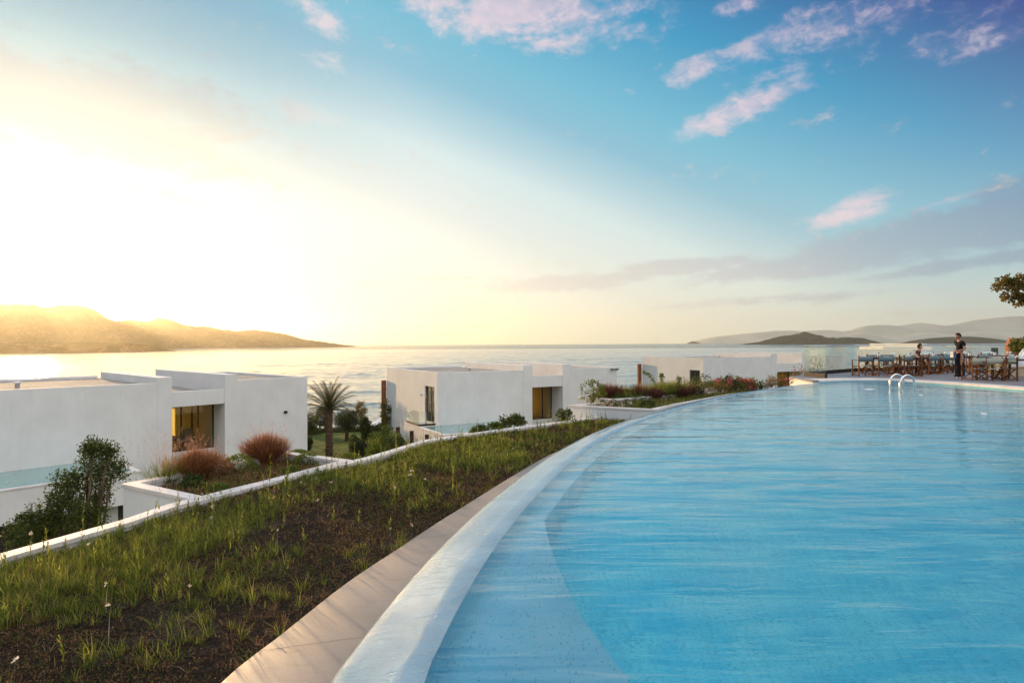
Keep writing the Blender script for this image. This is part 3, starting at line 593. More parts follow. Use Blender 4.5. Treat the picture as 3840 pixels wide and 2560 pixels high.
def fountain_grass(loc, r, h, label, n=1500, mat=None, seeds=60, seedh=1.35, group=None, name='fountain_grass'):
    o = empty(name, loc); az = RS.uniform(0, 2*np.pi, n); q = RS.uniform(0, 1, n)**.7; base = np.stack([np.cos(az)*q*r*.28, np.sin(az)*q*r*.28, np.zeros(n)], -1)
    lean = q*1.25*r/h; hh = h*RS.uniform(.6, 1.15, n)*(1.08-.10*q)
    V, f = blades(base, hh*.92, lean*.75, az+RS.normal(0, .3, n), .006+.004*RS.rand(n), 4, .35)
    m_ = n; p, d = ball(m_, (0, 0, h*.42), (r*.92, r*.92, h*.50), .25); lump = fbm(p[:, 0]/r*1.8+9, p[:, 2]/h*2.2+p[:, 1]/r*1.8+9, int(abs(loc[1])*37) % 60, 3); k = (p[:, 2] > 0) & (lump > .36); p = p[k]; d = d[k]
    q = np.hypot(p[:, 0], p[:, 1])/r; v2, f2 = blades(p, h*RS.uniform(.14, .34, len(p)), np.clip(q*RS.uniform(.3, 1.2, len(p)), 0, 1.3), np.arctan2(p[:, 1], p[:, 0])+RS.normal(0, .7, len(p)), .0055*np.ones(len(p)), 2, .5)
    mesh('foliage', *merge([(V, f), (v2, f2)]), mat or L_RUST, o)
    if seeds:
        a2 = RS.uniform(0, 2*np.pi, seeds); q2 = RS.uniform(.1, 1, seeds); h2 = h*seedh*RS.uniform(.75, 1.15, seeds); l2 = q2*.75*r/h
        V, f = blades(np.zeros((seeds, 3)), h2, l2, a2, np.full(seeds, .0045), 5, .35)
        tips = V.reshape(seeds, 6, 2, 3)[:, -1].mean(1); hp = np.repeat(tips, 10, 0)+RS.normal(0, .009, (seeds*10, 3))*np.array((1, 1, 2.6)); v2, f2 = leaves(hp, .013, .5)
        mesh('seed_heads', *merge([(V, f), (v2, f2)]), L_SEED, o)
    return tag(o, label, 'ornamental grass', group)
def round_shrub(loc, r, h, label, n=5200, mat=None, ls=.03, name='round_shrub', group=None):
    o = empty(name, loc); p, d = ball(n, (0, 0, 0), (r, r, h), .78); k = p[:, 2] > -.05*h; p = p[k]; d = d[k]
    lump = 1+.13*(fbm(p[:, 0]/r*2+20, p[:, 1]/r*2+p[:, 2]/r+20, int(abs(loc[0])*100) % 50)-.5)*2; p = p*lump[:, None]
    V, f = leaves(p, ls, .55, .2, d); mesh('foliage', V, f, mat or L_SHRUB, o)
    st = G()
    for a in range(7): an = a*.9; st.tube([(0, 0, -.02), (math.cos(an)*r*.35, math.sin(an)*r*.35, h*.35), (math.cos(an)*r*.7, math.sin(an)*r*.7, h*.6)], [.012, .008, .004], 5)
    st.build('stem', STEM, o); return tag(o, label, 'shrub', group)
def leafy_bush(loc, r, h, label, n=1600, ls=.06, mat=None, name='leafy_shrub', stems=9, ncl=34, clr=.22, group=None, flowers=None, nfl=160, cat='shrub', asp=.5, spread=1., hollow=.35):
    """open shrub: stems with leaf clumps"""
    o = empty(name, loc); p, d = clumps((0, 0, h*.55), (r*spread, r*spread, h*.45), ncl, n//ncl, r*clr*1.6, hollow=hollow, zmin=.01); V, f = leaves(p, ls, asp, .25, d); mesh('foliage', V, f, mat or L_TREE, o)
    st = G()
    for a in range(stems):
        an = RS.uniform(0, 6.28); q = RS.uniform(.3, .85); st.tube([(RS.uniform(-.05, .05)*r, RS.uniform(-.05, .05)*r, -.03), (math.cos(an)*r*.3*q, math.sin(an)*r*.3*q, h*.35), (math.cos(an)*r*q, math.sin(an)*r*q, h*(.95-.35*q))], [.012*h+.004, .009*h+.003, .003], 5)
    st.build('stem', STEM, o)
    if flowers:
        c2, d2 = clumps((0, 0, h*.6), (r*spread, r*spread, h*.42), 16, nfl//16, r*.2, hollow=.75, zmin=.02); V, f = leaves(c2, ls*.75, .9, 0, d2); mesh('blossoms', V, f, flowers, o)
    return tag(o, label, cat, group)
def limb_tree(loc, h, crown_c, crown_r, label, n=9000, ls=.09, mat=None, trunk=.12, name='tree', ncl=90, clr=.5, limbs=9, base_lean=(0, 0), cat='tree', hollow=.35, multi=1, group=None, asp=.45):
    o = empty(name, loc); tk = G(); cc = Vector(crown_c)
    for m_ in range(multi):
        an = m_*2.4; bx = math.cos(an)*trunk*1.2*(multi > 1); by = math.sin(an)*trunk*1.2*(multi > 1); fork = Vector((cc.x*.6+bx*2.5, cc.y*.6+by*2.5, cc.z*.55))
        tk.tube([(bx, by, -.3), (bx*1.4+base_lean[0]*.3, by*1.4, cc.z*.25), fork], [trunk*1.25, trunk, trunk*.75], 9)
        for k in range(limbs//multi):
            a = RS.uniform(0, 6.28); q = RS.uniform(.35, .85); e = cc + Vector((math.cos(a)*crown_r[0]*q, math.sin(a)*crown_r[1]*q, crown_r[2]*RS.uniform(-.35, .75)))
            mid = fork.lerp(e, .5)+Vector((0, 0, crown_r[2]*.12)); tk.tube([fork, mid, e], [trunk*.55, trunk*.32, trunk*.10], 6)
    tk.build('trunk', BARK, o, True)
    p, d = clumps(crown_c, crown_r, ncl, n//ncl, clr, hollow=hollow); V, f = leaves(p, ls, asp, .15, d); mesh('crown', V, f, mat or L_TREE, o)
    return tag(o, label, cat, group)

# meadow plants -------------------------------------------------------
def scatter(n, poly=None, x0=-5.7, x1=10, y0=1.5, y1=21.5, dens=None):
    poly = MEAD if poly is None else poly; x = RS.uniform(x0, x1, n); y = RS.uniform(y0, y1, n); k = inside(poly, x, y)
    x = x[k]; y = y[k]
    if dens is not None: d = dens(x, y); k = RS.rand(len(x)) < d; x = x[k]; y = y[k]
    return x, y
def cam_thin(x, y): return np.clip(7.5/np.maximum(y, 1), .22, 1)       # keep fewer, broader plants far off
STX = lambda y: np.interp(y, STRIP[:, 1], STRIP[:, 0])
def green_d(x, y):
    n = fbm(x*.9+3, y*.9+7, 31, 4); e = np.clip((STX(y)-x-.30)/1.7, 0, 1); far = np.clip((y-7)/6, 0, 1)
    return np.clip((n-.48+.24*e)*4.4, 0, 1)*(.22+.78*e)+np.clip(far*(n-.30)*1.8, 0, .7)
def dry_d(x, y): n = fbm(x*.8+30, y*.8+11, 44, 4); return np.clip((n-.32)*2.4, 0, 1)
def tufts(nc, dens, per, hr, w, spread, lean):
    x, y = scatter(nc, dens=dens); k = RS.randint(per[0], per[1], len(x)); k = np.maximum(3, (k*cam_thin(x, y)**.5).astype(int)); cx = np.repeat(x, k); cy_ = np.repeat(y, k); n = len(cx)
    hh = np.repeat(RS.uniform(hr[0], hr[1], len(x))*(.55+.9*fbm(x*1.6, y*1.6, 55, 3)), k)*RS.uniform(.55, 1.1, n); az = RS.uniform(0, 6.28, n); q = RS.uniform(0, spread, n); x = cx+np.cos(az)*q; y = cy_+np.sin(az)*q
    ok = inside(MEAD, x, y); x, y, hh, az = x[ok], y[ok], hh[ok], az[ok]; n = len(x)
    return blades(np.stack([x, y, meadow_z(x, y)-.006], -1), hh, RS.uniform(lean[0], lean[1], n), az+RS.normal(0, .5, n), w*np.clip(y/7, .8, 2.2)*RS.uniform(.6, 1.4, n), 2, .5)
tag(mesh('meadow_grass', *merge([tufts(64000, lambda x, y: green_d(x, y)*cam_thin(x, y), (10, 30), (.05, .20), .0050, .038, (.15, 1.0)), tufts(190000, lambda x, y: green_d(x, y)**1.5*cam_thin(x, y), (3, 7), (.025, .085), .005, .02, (.1, 1.2))]), L_GRASS), 'patchy green grass of the roof meadow', 'grass', kind='stuff')
dv, df = tufts(90000, lambda x, y: (.2+.8*dry_d(x, y))*cam_thin(x, y)*.8, (4, 12), (.02, .10), .0055, .03, (.2, 1.5))
x, y = scatter(420000, dens=lambda x, y: (.15+.85*dry_d(x, y))*cam_thin(x, y)); n = len(x)
p = np.stack([x, y, meadow_z(x, y)+RS.uniform(-.002, .03, n)], -1); v2, f2 = leaves(p, .014*np.clip(p[:, 1]/6, .8, 2), .6, .25)
x, y = scatter(110000, dens=lambda x, y: np.clip((fbm(x*1.4+5, y*1.4+5, 77, 4)-.36)*4, .2, 1)*cam_thin(x, y)); k = RS.randint(6, 22, len(x)); q = np.repeat(np.stack([x, y, meadow_z(x, y)], -1), k, 0); q = q+RS.normal(0, .016, q.shape)*np.array((1, 1, .9)); q[:, 2] += .022
v3, f3 = leaves(q, .017*np.clip(q[:, 1]/6, .8, 2), .55, .35)
tag(mesh('ground_cover_weeds', v3, f3, L_WEED), 'tiny leaved green and reddish ground cover between the grass tufts', 'weeds', kind='stuff')
tag(mesh('dry_ground_weeds', *merge([(dv, df), (v2, f2)]), L_DRY), 'dry brown and reddish low weeds on the soil', 'weeds', kind='stuff')
def weed_stalks(n, hmin, hmax, leafsz, mat, name, label, dens, nl=22):
    x, y = scatter(n, dens=dens); k = RS.rand(len(x)) < np.clip((STX(y)-x)/1.3, .05, 1)**1.3; x = x[k]; y = y[k]; n = len(x); h = RS.uniform(hmin, hmax, n)*(.7+.6*RS.rand(n)); az = RS.uniform(0, 6.28, n); lean = RS.uniform(0, .3, n)
    b = np.stack([x, y, meadow_z(x, y)], -1); V, f = blades(b, h, lean, az, .005*np.clip(y/7, .8, 2), 4, .6)
    t = RS.uniform(.05, 1, (n, nl)); off = lean[:, None]*h[:, None]*t**1.6; la = RS.uniform(0, 6.28, (n, nl)); ll = leafsz*(1.15-t*.7)*RS.uniform(.6, 1.3, (n, nl))
    c = np.stack([b[:, None, 0]+np.cos(az)[:, None]*off, b[:, None, 1]+np.sin(az)[:, None]*off, b[:, None, 2]+h[:, None]*t*(1-.35*lean[:, None]*t)], -1).reshape(-1, 3)
    la = la.ravel(); ll = ll.ravel(); q = np.stack([np.cos(la)*.55, np.sin(la)*.55, np.full(la.shape, .8)], -1)*ll[:, None]; r = np.stack([-np.sin(la), np.cos(la), np.zeros(la.shape)], -1)*ll[:, None]*.10
    v2 = np.stack([c, c+q*.4+r, c+q, c+q*.4-r], 1).reshape(-1, 3); tag(mesh(name, *merge([(V, f), (v2, np.arange(len(v2)).reshape(-1, 4))]), mat), label, 'weeds', kind='stuff')
weed_stalks(17000, .08, .40, .062, L_GRASS, 'tall_green_weeds', 'upright leafy green weeds standing above the meadow grass', lambda x, y: np.clip(.12+.30*green_d(x, y)+.25*np.clip((y-6)/5, 0, 1), 0, 1)*.8)
weed_stalks(9000, .04, .17, .03, L_DRY, 'reddish_weeds', 'reddish brown leafy weeds between the grass', lambda x, y: dry_d(x, y)*.7, 26)
def flowers():
    x, y = scatter(700, dens=lambda x, y: np.full(len(x), .4)); n = len(x); h = RS.uniform(.06, .28, n); b = np.stack([x, y, meadow_z(x, y)], -1); V, f = blades(b, h, np.full(n, .05), np.zeros(n), np.full(n, .003), 2)
    c = np.repeat(b+np.stack([np.zeros(n), np.zeros(n), h], -1), 8, 0)+RS.normal(0, .006, (n*8, 3)); v2, f2 = leaves(c, .017, .8)
    tag(mesh('small_meadow_flowers', *merge([(V, f), (v2, f2)]), L_PALE), 'tiny pale flower heads dotted over the meadow', 'flowers', kind='stuff')
flowers()

# planters ------------------------------------------------------------
def planter(name, poly, zc, zbot, w, zsoil, label, back=True):
    """poly runs with the inside on the right of travel"""
    r = empty(name); a = np.array(poly); n = len(a)
    cx = np.mean(a, 0)
    def inset(d):
        out = []
        for i in range(n):
            p0, p1, p2 = a[i-1], a[i], a[(i+1) % n]; d1 = (p1-p0)/np.linalg.norm(p1-p0); d2 = (p2-p1)/np.linalg.norm(p2-p1); n1 = np.array((d1[1], -d1[0])); n2 = np.array((d2[1], -d2[0])); m_ = n1+n2; m_ /= max(np.dot(m_, n1), .25); out.append(p1+m_*d)
        return np.array(out)
    cl = lambda q: np.concatenate([q, q[:1]])
    i0, i1, i2, i3 = inset(0), inset(w), inset(.02), inset(w-.02)
    loft('coping', [(cl(i0), zc-.045), (cl(i0), zc), (cl(i1), zc), (cl(i1), zc-.045), (cl(i0), zc-.045)], COPING, None, None, None, False, r)
    loft('wall_body', [(cl(i2), zbot), (cl(i2), zc-.046), (cl(i3), zc-.046), (cl(i3), zsoil-.2)], PLASTER, None, None, None, False, r)
    g = G(); g.add([(p[0], p[1], zsoil) for p in i3], [tuple(range(n))[::-1]]); g.build('soil', SOIL, r)
    return tag(r, label, 'planter')
z6 = lambda p, z: P(p[0], p[1], z)[:2]
PL1 = [z6((763, 1869), ZC)+np.array((.10, -.02)), z6((453, 1814), ZC), z6((630, 1781), ZC), z6((1072, 1692), ZC), z6((1370, 1711), ZC)+np.array((.05, -.1))]
PL1[0] = np.array((-3.76, 7.20)); PL1[4] = np.array((-2.60, 9.72))
# keep the shared side just behind the garden wall
planter('corner_planter', PL1, ZC+.004, -6.5, .16, ZC-.16, 'white angular planter box of rusty grasses behind the garden wall')
ZP2 = -.2
P2 = [z6((2128, 1519), ZP2), z6((2305, 1503), ZP2), z6((2428, 1490), ZP2), z6((2533, 1482), ZP2), z6((2724, 1464), ZP2), z6((2894, 1453), ZP2), np.array((9.6, 21.2)), np.array((6.9, 18.75)), np.array((4.4, 15.85)), z6((2456, 1535), ZP2)]
planter('terrace_planter', P2, ZP2, -1.2, .16, ZP2-.10, 'grey white planter wall beside the curved pool rim')
ZP3 = -.13
P3 = [z6((2164, 1488), ZP3), np.array((2.6, 18.9)), np.array((5.3, 21)), np.array((9.5, 24)), np.array((9.7, 22.3)), np.array((7.2, 20.9)), z6((2533, 1479), ZP3), z6((2303, 1497), ZP3)]
planter('upper_planter', P3, ZP3, -5, .14, ZP3-.08, 'white planter box behind the terrace planter with tall shrubs')

zs1 = ZC-.15; zs2 = ZP2-.09; zs3 = ZP3-.07
def at(x, y, z): p = P(x, y, z); return (float(p[0]), float(p[1]), z)
def hgt(x, ytop, loc): return float(PY(x, ytop, loc[1])[2]-loc[2])
l = at(735, 1800, zs1); fountain_grass(l, .44, hgt(735, 1682, l)*1.0, 'rusty brown fountain grass clump in the corner planter, nearer the camera', 3200, L_RUST, 80, 1.45, 'fountain grasses in the corner planter')
l = at(995, 1745, zs1); fountain_grass(l, .46, hgt(995, 1628, l)*1.0, 'rusty fountain grass clump farther along the corner planter, against the white villa', 3200, L_RUST, 80, 1.35, 'fountain grasses in the corner planter')
for (px, py, rp, yt, lb) in [(895, 1775, 72, 1704, 'largest rounded yellow green shrub between the two rusty grasses'), (1150, 1745, 56, 1699, 'rounded yellow green shrub right of the second rusty grass'), (1118, 1712, 46, 1688, 'small rounded shrub at the back edge of the corner planter'),
                           (1312, 1718, 36, 1699, 'small round shrub at the far tip of the corner planter'), (820, 1850, 44, 1814, 'low pale green shrub against the cap of the garden wall'), (1095, 1780, 34, 1747, 'little clipped green shrub near the middle of the garden wall')]:
    l = at(px, py, zs1); r = rp*l[1]/FL; round_shrub(l, r, hgt(px, yt, l), lb, int(4800*(r/.3)**1.2)+1200, ls=.026, group='rounded shrubs in the corner planter')
leafy_bush(at(800, 1795, zs1), .30, .30, 'dry orange brown bush beside the near rusty grass', 1500, .03, L_RUST)
leafy_bush(at(722, 1835, zs1), .17, .17, 'broad leaved green plant under the near rusty grass', 420, .06, L_TREE)
fountain_grass(at(625, 1822, zs1), .42, .42, 'wispy pale grass leaning over the corner planter edge', 420, L_GRASS, 55, 1.9)
def planter_weeds(poly, z, n, name, label, h=(.06, .24)):
    a = np.array(poly); a = a.mean(0)+(a-a.mean(0))*.90; x, y = scatter(n*3, a, a[:, 0].min(), a[:, 0].max(), a[:, 1].min(), a[:, 1].max()); n = len(x); far = y[:, ] / 9
    V, f = blades(np.stack([x, y, np.full(n, z)], -1), RS.uniform(h[0], h[1], n), RS.uniform(.05, .7, n), RS.uniform(0, 6.28, n), .007*np.clip(far, .8, 2), 3, .5)
    p = np.stack([x, y, z+RS.uniform(0, h[0]*1.6, n)], -1); v2, f2 = leaves(p, .035, .5, .4)
    tag(mesh(name, *merge([(V, f), (v2, f2)]), L_GRASS if 'green' in label else L_DRY), label, 'weeds', kind='stuff')
planter_weeds(PL1, zs1, 1100, 'planter_weeds', 'green weeds filling the corner planter', (.04, .17)); planter_weeds(PL1, zs1, 3200, 'planter_dry_weeds', 'brown weeds in the corner planter', (.04, .14))
P2i = np.array(P2); planter_weeds(P2i, zs2, 5200, 'terrace_planter_grass', 'green grass in the terrace planter', (.07, .22)); planter_weeds(P2i, zs2, 1500, 'terrace_planter_dry_grass', 'reddish dry grass in the terrace planter', (.06, .2))
planter_weeds(np.array(P3), zs3, 3600, 'upper_planter_grass', 'green grass in the upper planter', (.12, .45))
# right hand planters
l = at(2222, 1519, zs2); leafy_bush((l[0], l[1], zs2), .40, hgt(2222, 1428, l), 'small yellow green leafy bush at the left end of the terrace planter', 900, .055, L_BRIGHT, stems=12, ncl=46, clr=.10, asp=.55)
def fg(px, py, z, r, ytop, lb, mat, n=1100, sd=20, g=None): l = at(px, py, z); return fountain_grass(l, r, hgt(px, ytop, l), lb, n, mat, sd, 1.25, g)
GG = 'wine red grass clumps in the pool planters'
fg(2278, 1496, zs3, .36, 1437, 'wine red grass clump behind the small leafy bush', L_PURP, 1300, 24, GG)
fg(2312, 1494, zs3, .30, 1441, 'second wine red grass clump beside the sea gap between the villas', L_PURP, 1000, 18, GG)
fg(2395, 1490, zs3, .40, 1440, 'red grass clump left of the brown shutter of the far villa', L_PURP, 1300, 26, GG)
fg(2455, 1505, zs2, .36, 1452, 'dark red grass clump in front of the planter cap', L_PURP, 1400, 10, GG)
fg(2555, 1497, zs2, .40, 1442, 'dark wine grass clump below the outdoor shower', L_PURP, 1500, 16, GG)
fg(2590, 1490, zs2, .30, 1440, 'thin reddish grass right of the outdoor shower', L_PURP, 900, 16, GG)
fg(2478, 1488, zs3, .55, 1432, 'tall green grass clump in front of the far villa wall', L_GRASS, 1700, 8)
fg(2530, 1484, zs3, .45, 1428, 'green grass clump left of the outdoor shower', L_GRASS, 1300, 8)
for (px, py, z, r, yt, lb) in [(2345, 1487, zs3, .46, 1459, 'low dark green rounded hedge shrub behind the planter cap'), (2325, 1512, zs2, .24, 1482, 'small green rounded shrub in the terrace planter'), (2430, 1530, zs2, .22, 1500, 'green rounded shrub close to the pool rim'), (2270, 1516, zs2, .16, 1501, 'tiny green shrub between the leafy bush and the pink flowers')]:
    l = at(px, py, z); round_shrub(l, r, hgt(px, yt, l), lb, 1800, L_TREE, .04)
for (px, py, r_, yt, lb) in [(2395, 1512, .34, 1482, 'bushy green shrub hiding the cap of the upper planter'), (2500, 1500, .30, 1470, 'green shrub between the two dark red grasses'), (2360, 1522, .2, 1503, 'low green shrub right of the pale flower bed')]:
    l = at(px, py, zs2); leafy_bush(l, r_, hgt(px, yt, l), lb, 900, .035, L_TREE)
l = at(2315, 1527, zs2); leafy_bush(l, .42, .16, 'low bed of pale pink flowers in the terrace planter', 700, .04, L_DARK, flowers=L_PALE, nfl=480, name='flowering_shrub')
def branchy(px, py, z, tipx, tipy, lb):
    l = at(px, py, z); o = empty('arching_shrub', l); tp = PY(tipx, tipy, l[1]) - np.array(l); g = G(); pts = [(0, 0, -.02), (tp[0]*.15, 0, tp[2]*.55), (tp[0]*.55, 0, tp[2]*.88), (tp[0], 0, tp[2])]; c = catmull(pts, 8); g.tube(c, list(np.linspace(.012, .003, len(c))), 5); g.build('stem', STEM, o)
    p = np.repeat(c[4:], 9, 0); p = p + RS.normal(0, .03, p.shape); V, f = leaves(p, .06, .5, .1); mesh('foliage', V, f, L_BRIGHT, o); tag(o, lb, 'shrub')
branchy(2462, 1485, zs3, 2410, 1396, 'long arching leafy shoot leaning left in front of the far villa')
branchy(2484, 1485, zs3, 2480, 1404, 'upright leafy shoot beside the arching one')
branchy(2546, 1485, zs3, 2545, 1416, 'upright leafy shoot left of the outdoor shower')
def lb_(px, py, z, r, yt, lb, **k): l = at(px, py, z); return leafy_bush(l, r, hgt(px, yt, l), lb, **k)
lb_(2632, 1482, zs3, .42, 1404, 'tall open leafy shrub before the door of the far villa', n=700, ls=.055, mat=L_TREE, stems=12, ncl=44, clr=.12)
lb_(2612, 1488, zs2, .32, 1442, 'shrub with whitish blossoms under the far villa door', n=600, ls=.05, mat=L_DRY, flowers=L_PALE, nfl=160, name='flowering_shrub')
lb_(2735, 1466, zs3, .48, 1420, 'bougainvillea bush with red pink flowers, left one in front of the far villa', n=1300, ls=.07, mat=L_TREE, flowers=L_FLOW, nfl=260, name='flowering_shrub', group='bougainvillea bushes by the far villa')
lb_(2782, 1462, zs3, .46, 1426, 'bougainvillea bush thick with red pink flowers in the middle of the far villa wall', n=1000, ls=.07, mat=L_ORANGE, flowers=L_FLOW, nfl=420, name='flowering_shrub', group='bougainvillea bushes by the far villa')
lb_(2822, 1460, zs3, .34, 1430, 'dark green bush right of the bougainvilleas', n=900, ls=.07, mat=L_TREE)
lb_(2700, 1470, zs3, .42, 1436, 'orange tinted bush left of the bougainvilleas', n=800, ls=.05, mat=L_ORANGE)
lb_(2925, 1450, zs3, .45, 1412, 'loose orange bougainvillea at the end of the terrace wall', n=800, ls=.06, mat=L_ORANGE, flowers=L_FLOW, nfl=120, name='flowering_shrub', cat='shrub')
lb_(2895, 1452, zs3, .3, 1425, 'thin reddish shrub below the far villa window', n=400, ls=.05, mat=L_ORANGE)
l = PY(3052, 1392, 29); leafy_bush((l[0], l[1], -1.0), .9, hgt(3052, 1355, (0, 29, -1.0)), 'climbing bougainvillea seen through the glass balustrade', 900, .08, L_ORANGE, flowers=L_FLOW, nfl=120, name='flowering_shrub')

# ------------------------------------------------------------------ villas
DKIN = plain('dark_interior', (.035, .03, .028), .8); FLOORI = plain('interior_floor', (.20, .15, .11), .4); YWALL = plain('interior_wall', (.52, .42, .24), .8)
POOLT = material('plunge_water', lambda g, out: (lambda o, n: pbsdf(g, out, g.mix(g.mr(n, .35, .65), (.13, .27, .26), (.22, .38, .36)), .12, g.noise(stretch(g, o, (1, 1, 1)), 7, 4), .5, .03, spec=.6))(POS(g), g.noise(POS(g), 9, 4)))
def ring_wall(g, u0, u1, v0, v1, z0, z1, t=.28, left=True, right=True, back=True):
    g.box(u0, u1, v0, v0+t, z0, z1)
    if back: g.box(u0, u1, v1-t, v1, z0, z1)
    if left: g.box(u0, u0+t, v0+t, v1-t, z0, z1)
    if right: g.box(u1-t, u1, v0+t, v1-t, z0, z1)
def villa(O, th, label, d, parts=('recess', 'cblock')):
    r = empty('villa', (float(O[0]), float(O[1]), 0), math.radians(90-th)); V = d['V']; zb = -7.2; zt = d['zt']; zf = d['zf']; uA, uB, uC, uD, uE = d['u']; u0 = d.get('u0', 0.)
    w = G(); door = d.get('door')
    w.box(u0, uA, 0, .28, zb, zt); w.box(u0, uA, V-.28, V, zb, zt)
    if door:
        v0, v1, dz0, dz1 = door
        w.box(u0, u0+.28, .28, v0, zb, zt); w.box(u0, u0+.28, v1, V-.28, zb, zt); w.box(u0, u0+.28, v0, v1, dz1, zt); w.box(u0, u0+.28, v0, v1, zb, dz0)
    else: w.box(u0, u0+.28, .28, V-.28, zb, zt)
    w.build('wall', PLASTER, r)
    rf = G(); rf.box(u0+.28, uA, .28, V-.28, zt-.32, zt-.14); ro = rf.build('roof', GRAVEL, r)
    vt = G(); vt.lathe([(.10, 0), (.10, .16), (.17, .17), (.17, .24), (.05, .28)], ((u0+uA)/2+1.2, V*.42, zt-.14), 12); vt.build('roof_vent', LINEN, ro, True)
    f = G(); f.box(uA, uB, -.02, V-1.0, zb, zf); f.build('wall_fin', PLASTER, r)
    f = G(); f.box(uC, uD, -.02, V-.2, zb, zf+.02); f.build('wall_fin', PLASTER, r)
    zb1, zb0 = d['beam']
    f = G(); f.box(uB, uC, .03, .30, zb0, zb1); f.build('beam', PLASTER, r)
    f = G(); f.box(uB, uC, .30, V-.3, zb0+.003, zb1-.22); f.build('roof', GRAVEL, r)
    f = G(); f.box(uB, uC, V-.30, V-.05, zb0, zb1+.05); f.build('parapet', PLASTER, r)
    if d.get('full', True):
        gv = 1.5; zs = zb0-2.55; um = uC-.0
        f = G(); f.box(uB, uC, gv, gv+.18, zb, zs-.02); f.build('sill_wall', PLASTER, r)
        fr = G(); ww = .055
        for u in (uB+ww/2, uB+(uC-uB)*.36, uB+(uC-uB)*.69, uC-ww/2): fr.box(u-ww/2, u+ww/2, gv+.02, gv+.10, zs, zb0)
        fr.box(uB, uC, gv+.021, gv+.099, zs-.019, zs+.06); fr.box(uB, uC, gv+.021, gv+.099, zb0-.06, zb0-.001); wn = fr.build('window', DMETAL, r)
        f = G(); f.box(uB+ww, uC-ww, gv+.05, gv+.062, zs+.061, zb0-.061); f.build('glass', WGLASS, wn)
        f = G(); f.box(uB, uC, gv+.181, V-.3, zs-.25, zs-.021); f.build('interior_floor', FLOORI, r)
        f = G(); f.box(uC-.06, uC-.004, gv+.25, V-.8, zs-.02, zb0); f.build('interior_wall', YWALL, r)
        # far side opening with a thin curtain
        fr = G()
        for u in (uB+.04, (uB+uC)/2, uC-.1): fr.box(u-.03, u+.03, 4.5, 4.56, zs, zb0)
        fr.box(uB, uC-.06, 4.501, 4.559, zs, zs+.05); fr.box(uB, uC-.06, 4.501, 4.559, zb0-.06, zb0-.002); wn = fr.build('window', DMETAL, r)
        cu = G(); N = 60
        uu = np.linspace(uB+.02, uC-.08, N); vv = 4.7+.05*np.sin(uu*26)
        cu.add([(a, b, zs) for a, b in zip(uu, vv)]+[(a, b, zb0) for a, b in zip(uu, vv)], [(i, i+1, N+i+1, N+i) for i in range(N-1)]); cu.build('curtain', CURT, wn, True)
    zc = d['zc']
    w = G(); ring_wall(w, uD, uE, .0, V-.1, zb, zc, left=False); w.box(uD, uD+.2, .28, V-.38, zc-.5, zc); w.build('side_wing', PLASTER, r)
    rf = G(); rf.box(uD+.2, uE-.28, .28, V-.38, zc-.32, zc-.14); rf.build('roof', GRAVEL, r)
    if door:
        v0, v1, dz0, dz1 = door; fr = G(); w_ = .07
        for v in (v0, v0+(v1-v0)*.46, v1-w_): fr.box(u0+.10, u0+.17, v, v+w_, dz0, dz1)
        fr.box(u0+.101, u0+.169, v0+w_, v1-w_, dz1-w_, dz1-.001); fr.box(u0+.101, u0+.169, v0+w_, v1-w_, dz0+.001, dz0+w_)
        do = fr.build('door', DMETAL, r); f = G(); f.box(u0+.13, u0+.142, v0+w_, v1-w_, dz0+w_, dz1-w_); f.build('glass', WGLASS, do)
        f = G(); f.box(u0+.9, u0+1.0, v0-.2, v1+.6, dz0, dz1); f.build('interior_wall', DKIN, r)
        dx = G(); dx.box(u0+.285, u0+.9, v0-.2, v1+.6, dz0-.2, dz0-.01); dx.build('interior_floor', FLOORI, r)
    for (fu, fz) in d.get('lamps', ()):
        g = G(); g.box(fu-.09, fu+.09, -.11, -.001, fz-.07, fz+.07); g.build('wall_lamp', DMETAL, r, bevel=.01)
    for (fu, fz) in d.get('cams', ()):
        g = G(); g.bar((fu, -.001, fz), (fu, -.22, fz+.02), .05); g.bar((fu-.12, -.22, fz-.02), (fu+.14, -.22, fz-.02), .11); g.build('security_camera', DMETAL, r)
    if d.get('shutter'):
        g = G(); s0, s1, sz0, sz1 = d['shutter']; g.box(u0-.42, u0-.03, s0, s1, sz0, sz1)
        for k in range(3): g.box(u0-.03, u0+.0, s0, s1, sz0+(sz1-sz0)*(.2+.3*k), sz0+(sz1-sz0)*(.2+.3*k)+.2)
        g.build('wooden_shutter', RWOOD, r)
    tag(r, label, 'villa'); return r
ztop = HC-1.9
O1 = P(0, 1462, ztop); H1 = villa(O1, 42.5, 'white flat roofed villa at the left edge with a curtained recessed window', dict(V=11.6, zt=-.49, zf=-.225, u=(6.11, 6.78, 9.43, 10.07, 14.3), u0=-6., beam=(-.995, -1.78), zc=-.53, lamps=((12.9, -2.55),)))
O2 = P(1639, 1396.5, ztop); H2 = villa(O2, 60.5, 'white cubic villa in the middle with a glass balcony and a small pool', dict(V=10.86, zt=-.49, zf=-.165, u=(6.68, 7.43, 10.12, 10.83, 15.3), beam=(-.95, -1.77), zc=-.47, cams=((14.7, -.62), (15.15, -.62)), door=(.5, 2.25, -3.92, -1.48), shutter=(10.9, 11.05, -5.5, -1.55)))
O3 = P(2637, 1342.2, HC-1.4); H3 = villa(O3, 61, 'sunlit white villa beyond the flowering bushes, left of the glass balustrade', dict(V=8.3, zt=.02, zf=.30, u=(9.4, 10.3, 14.2, 15.2, 22.), beam=(-.69, -1.54), zc=.06, door=(.42, 1.7, -3.4, -1.13), shutter=(8.4, 8.6, -4.2, -.75)))
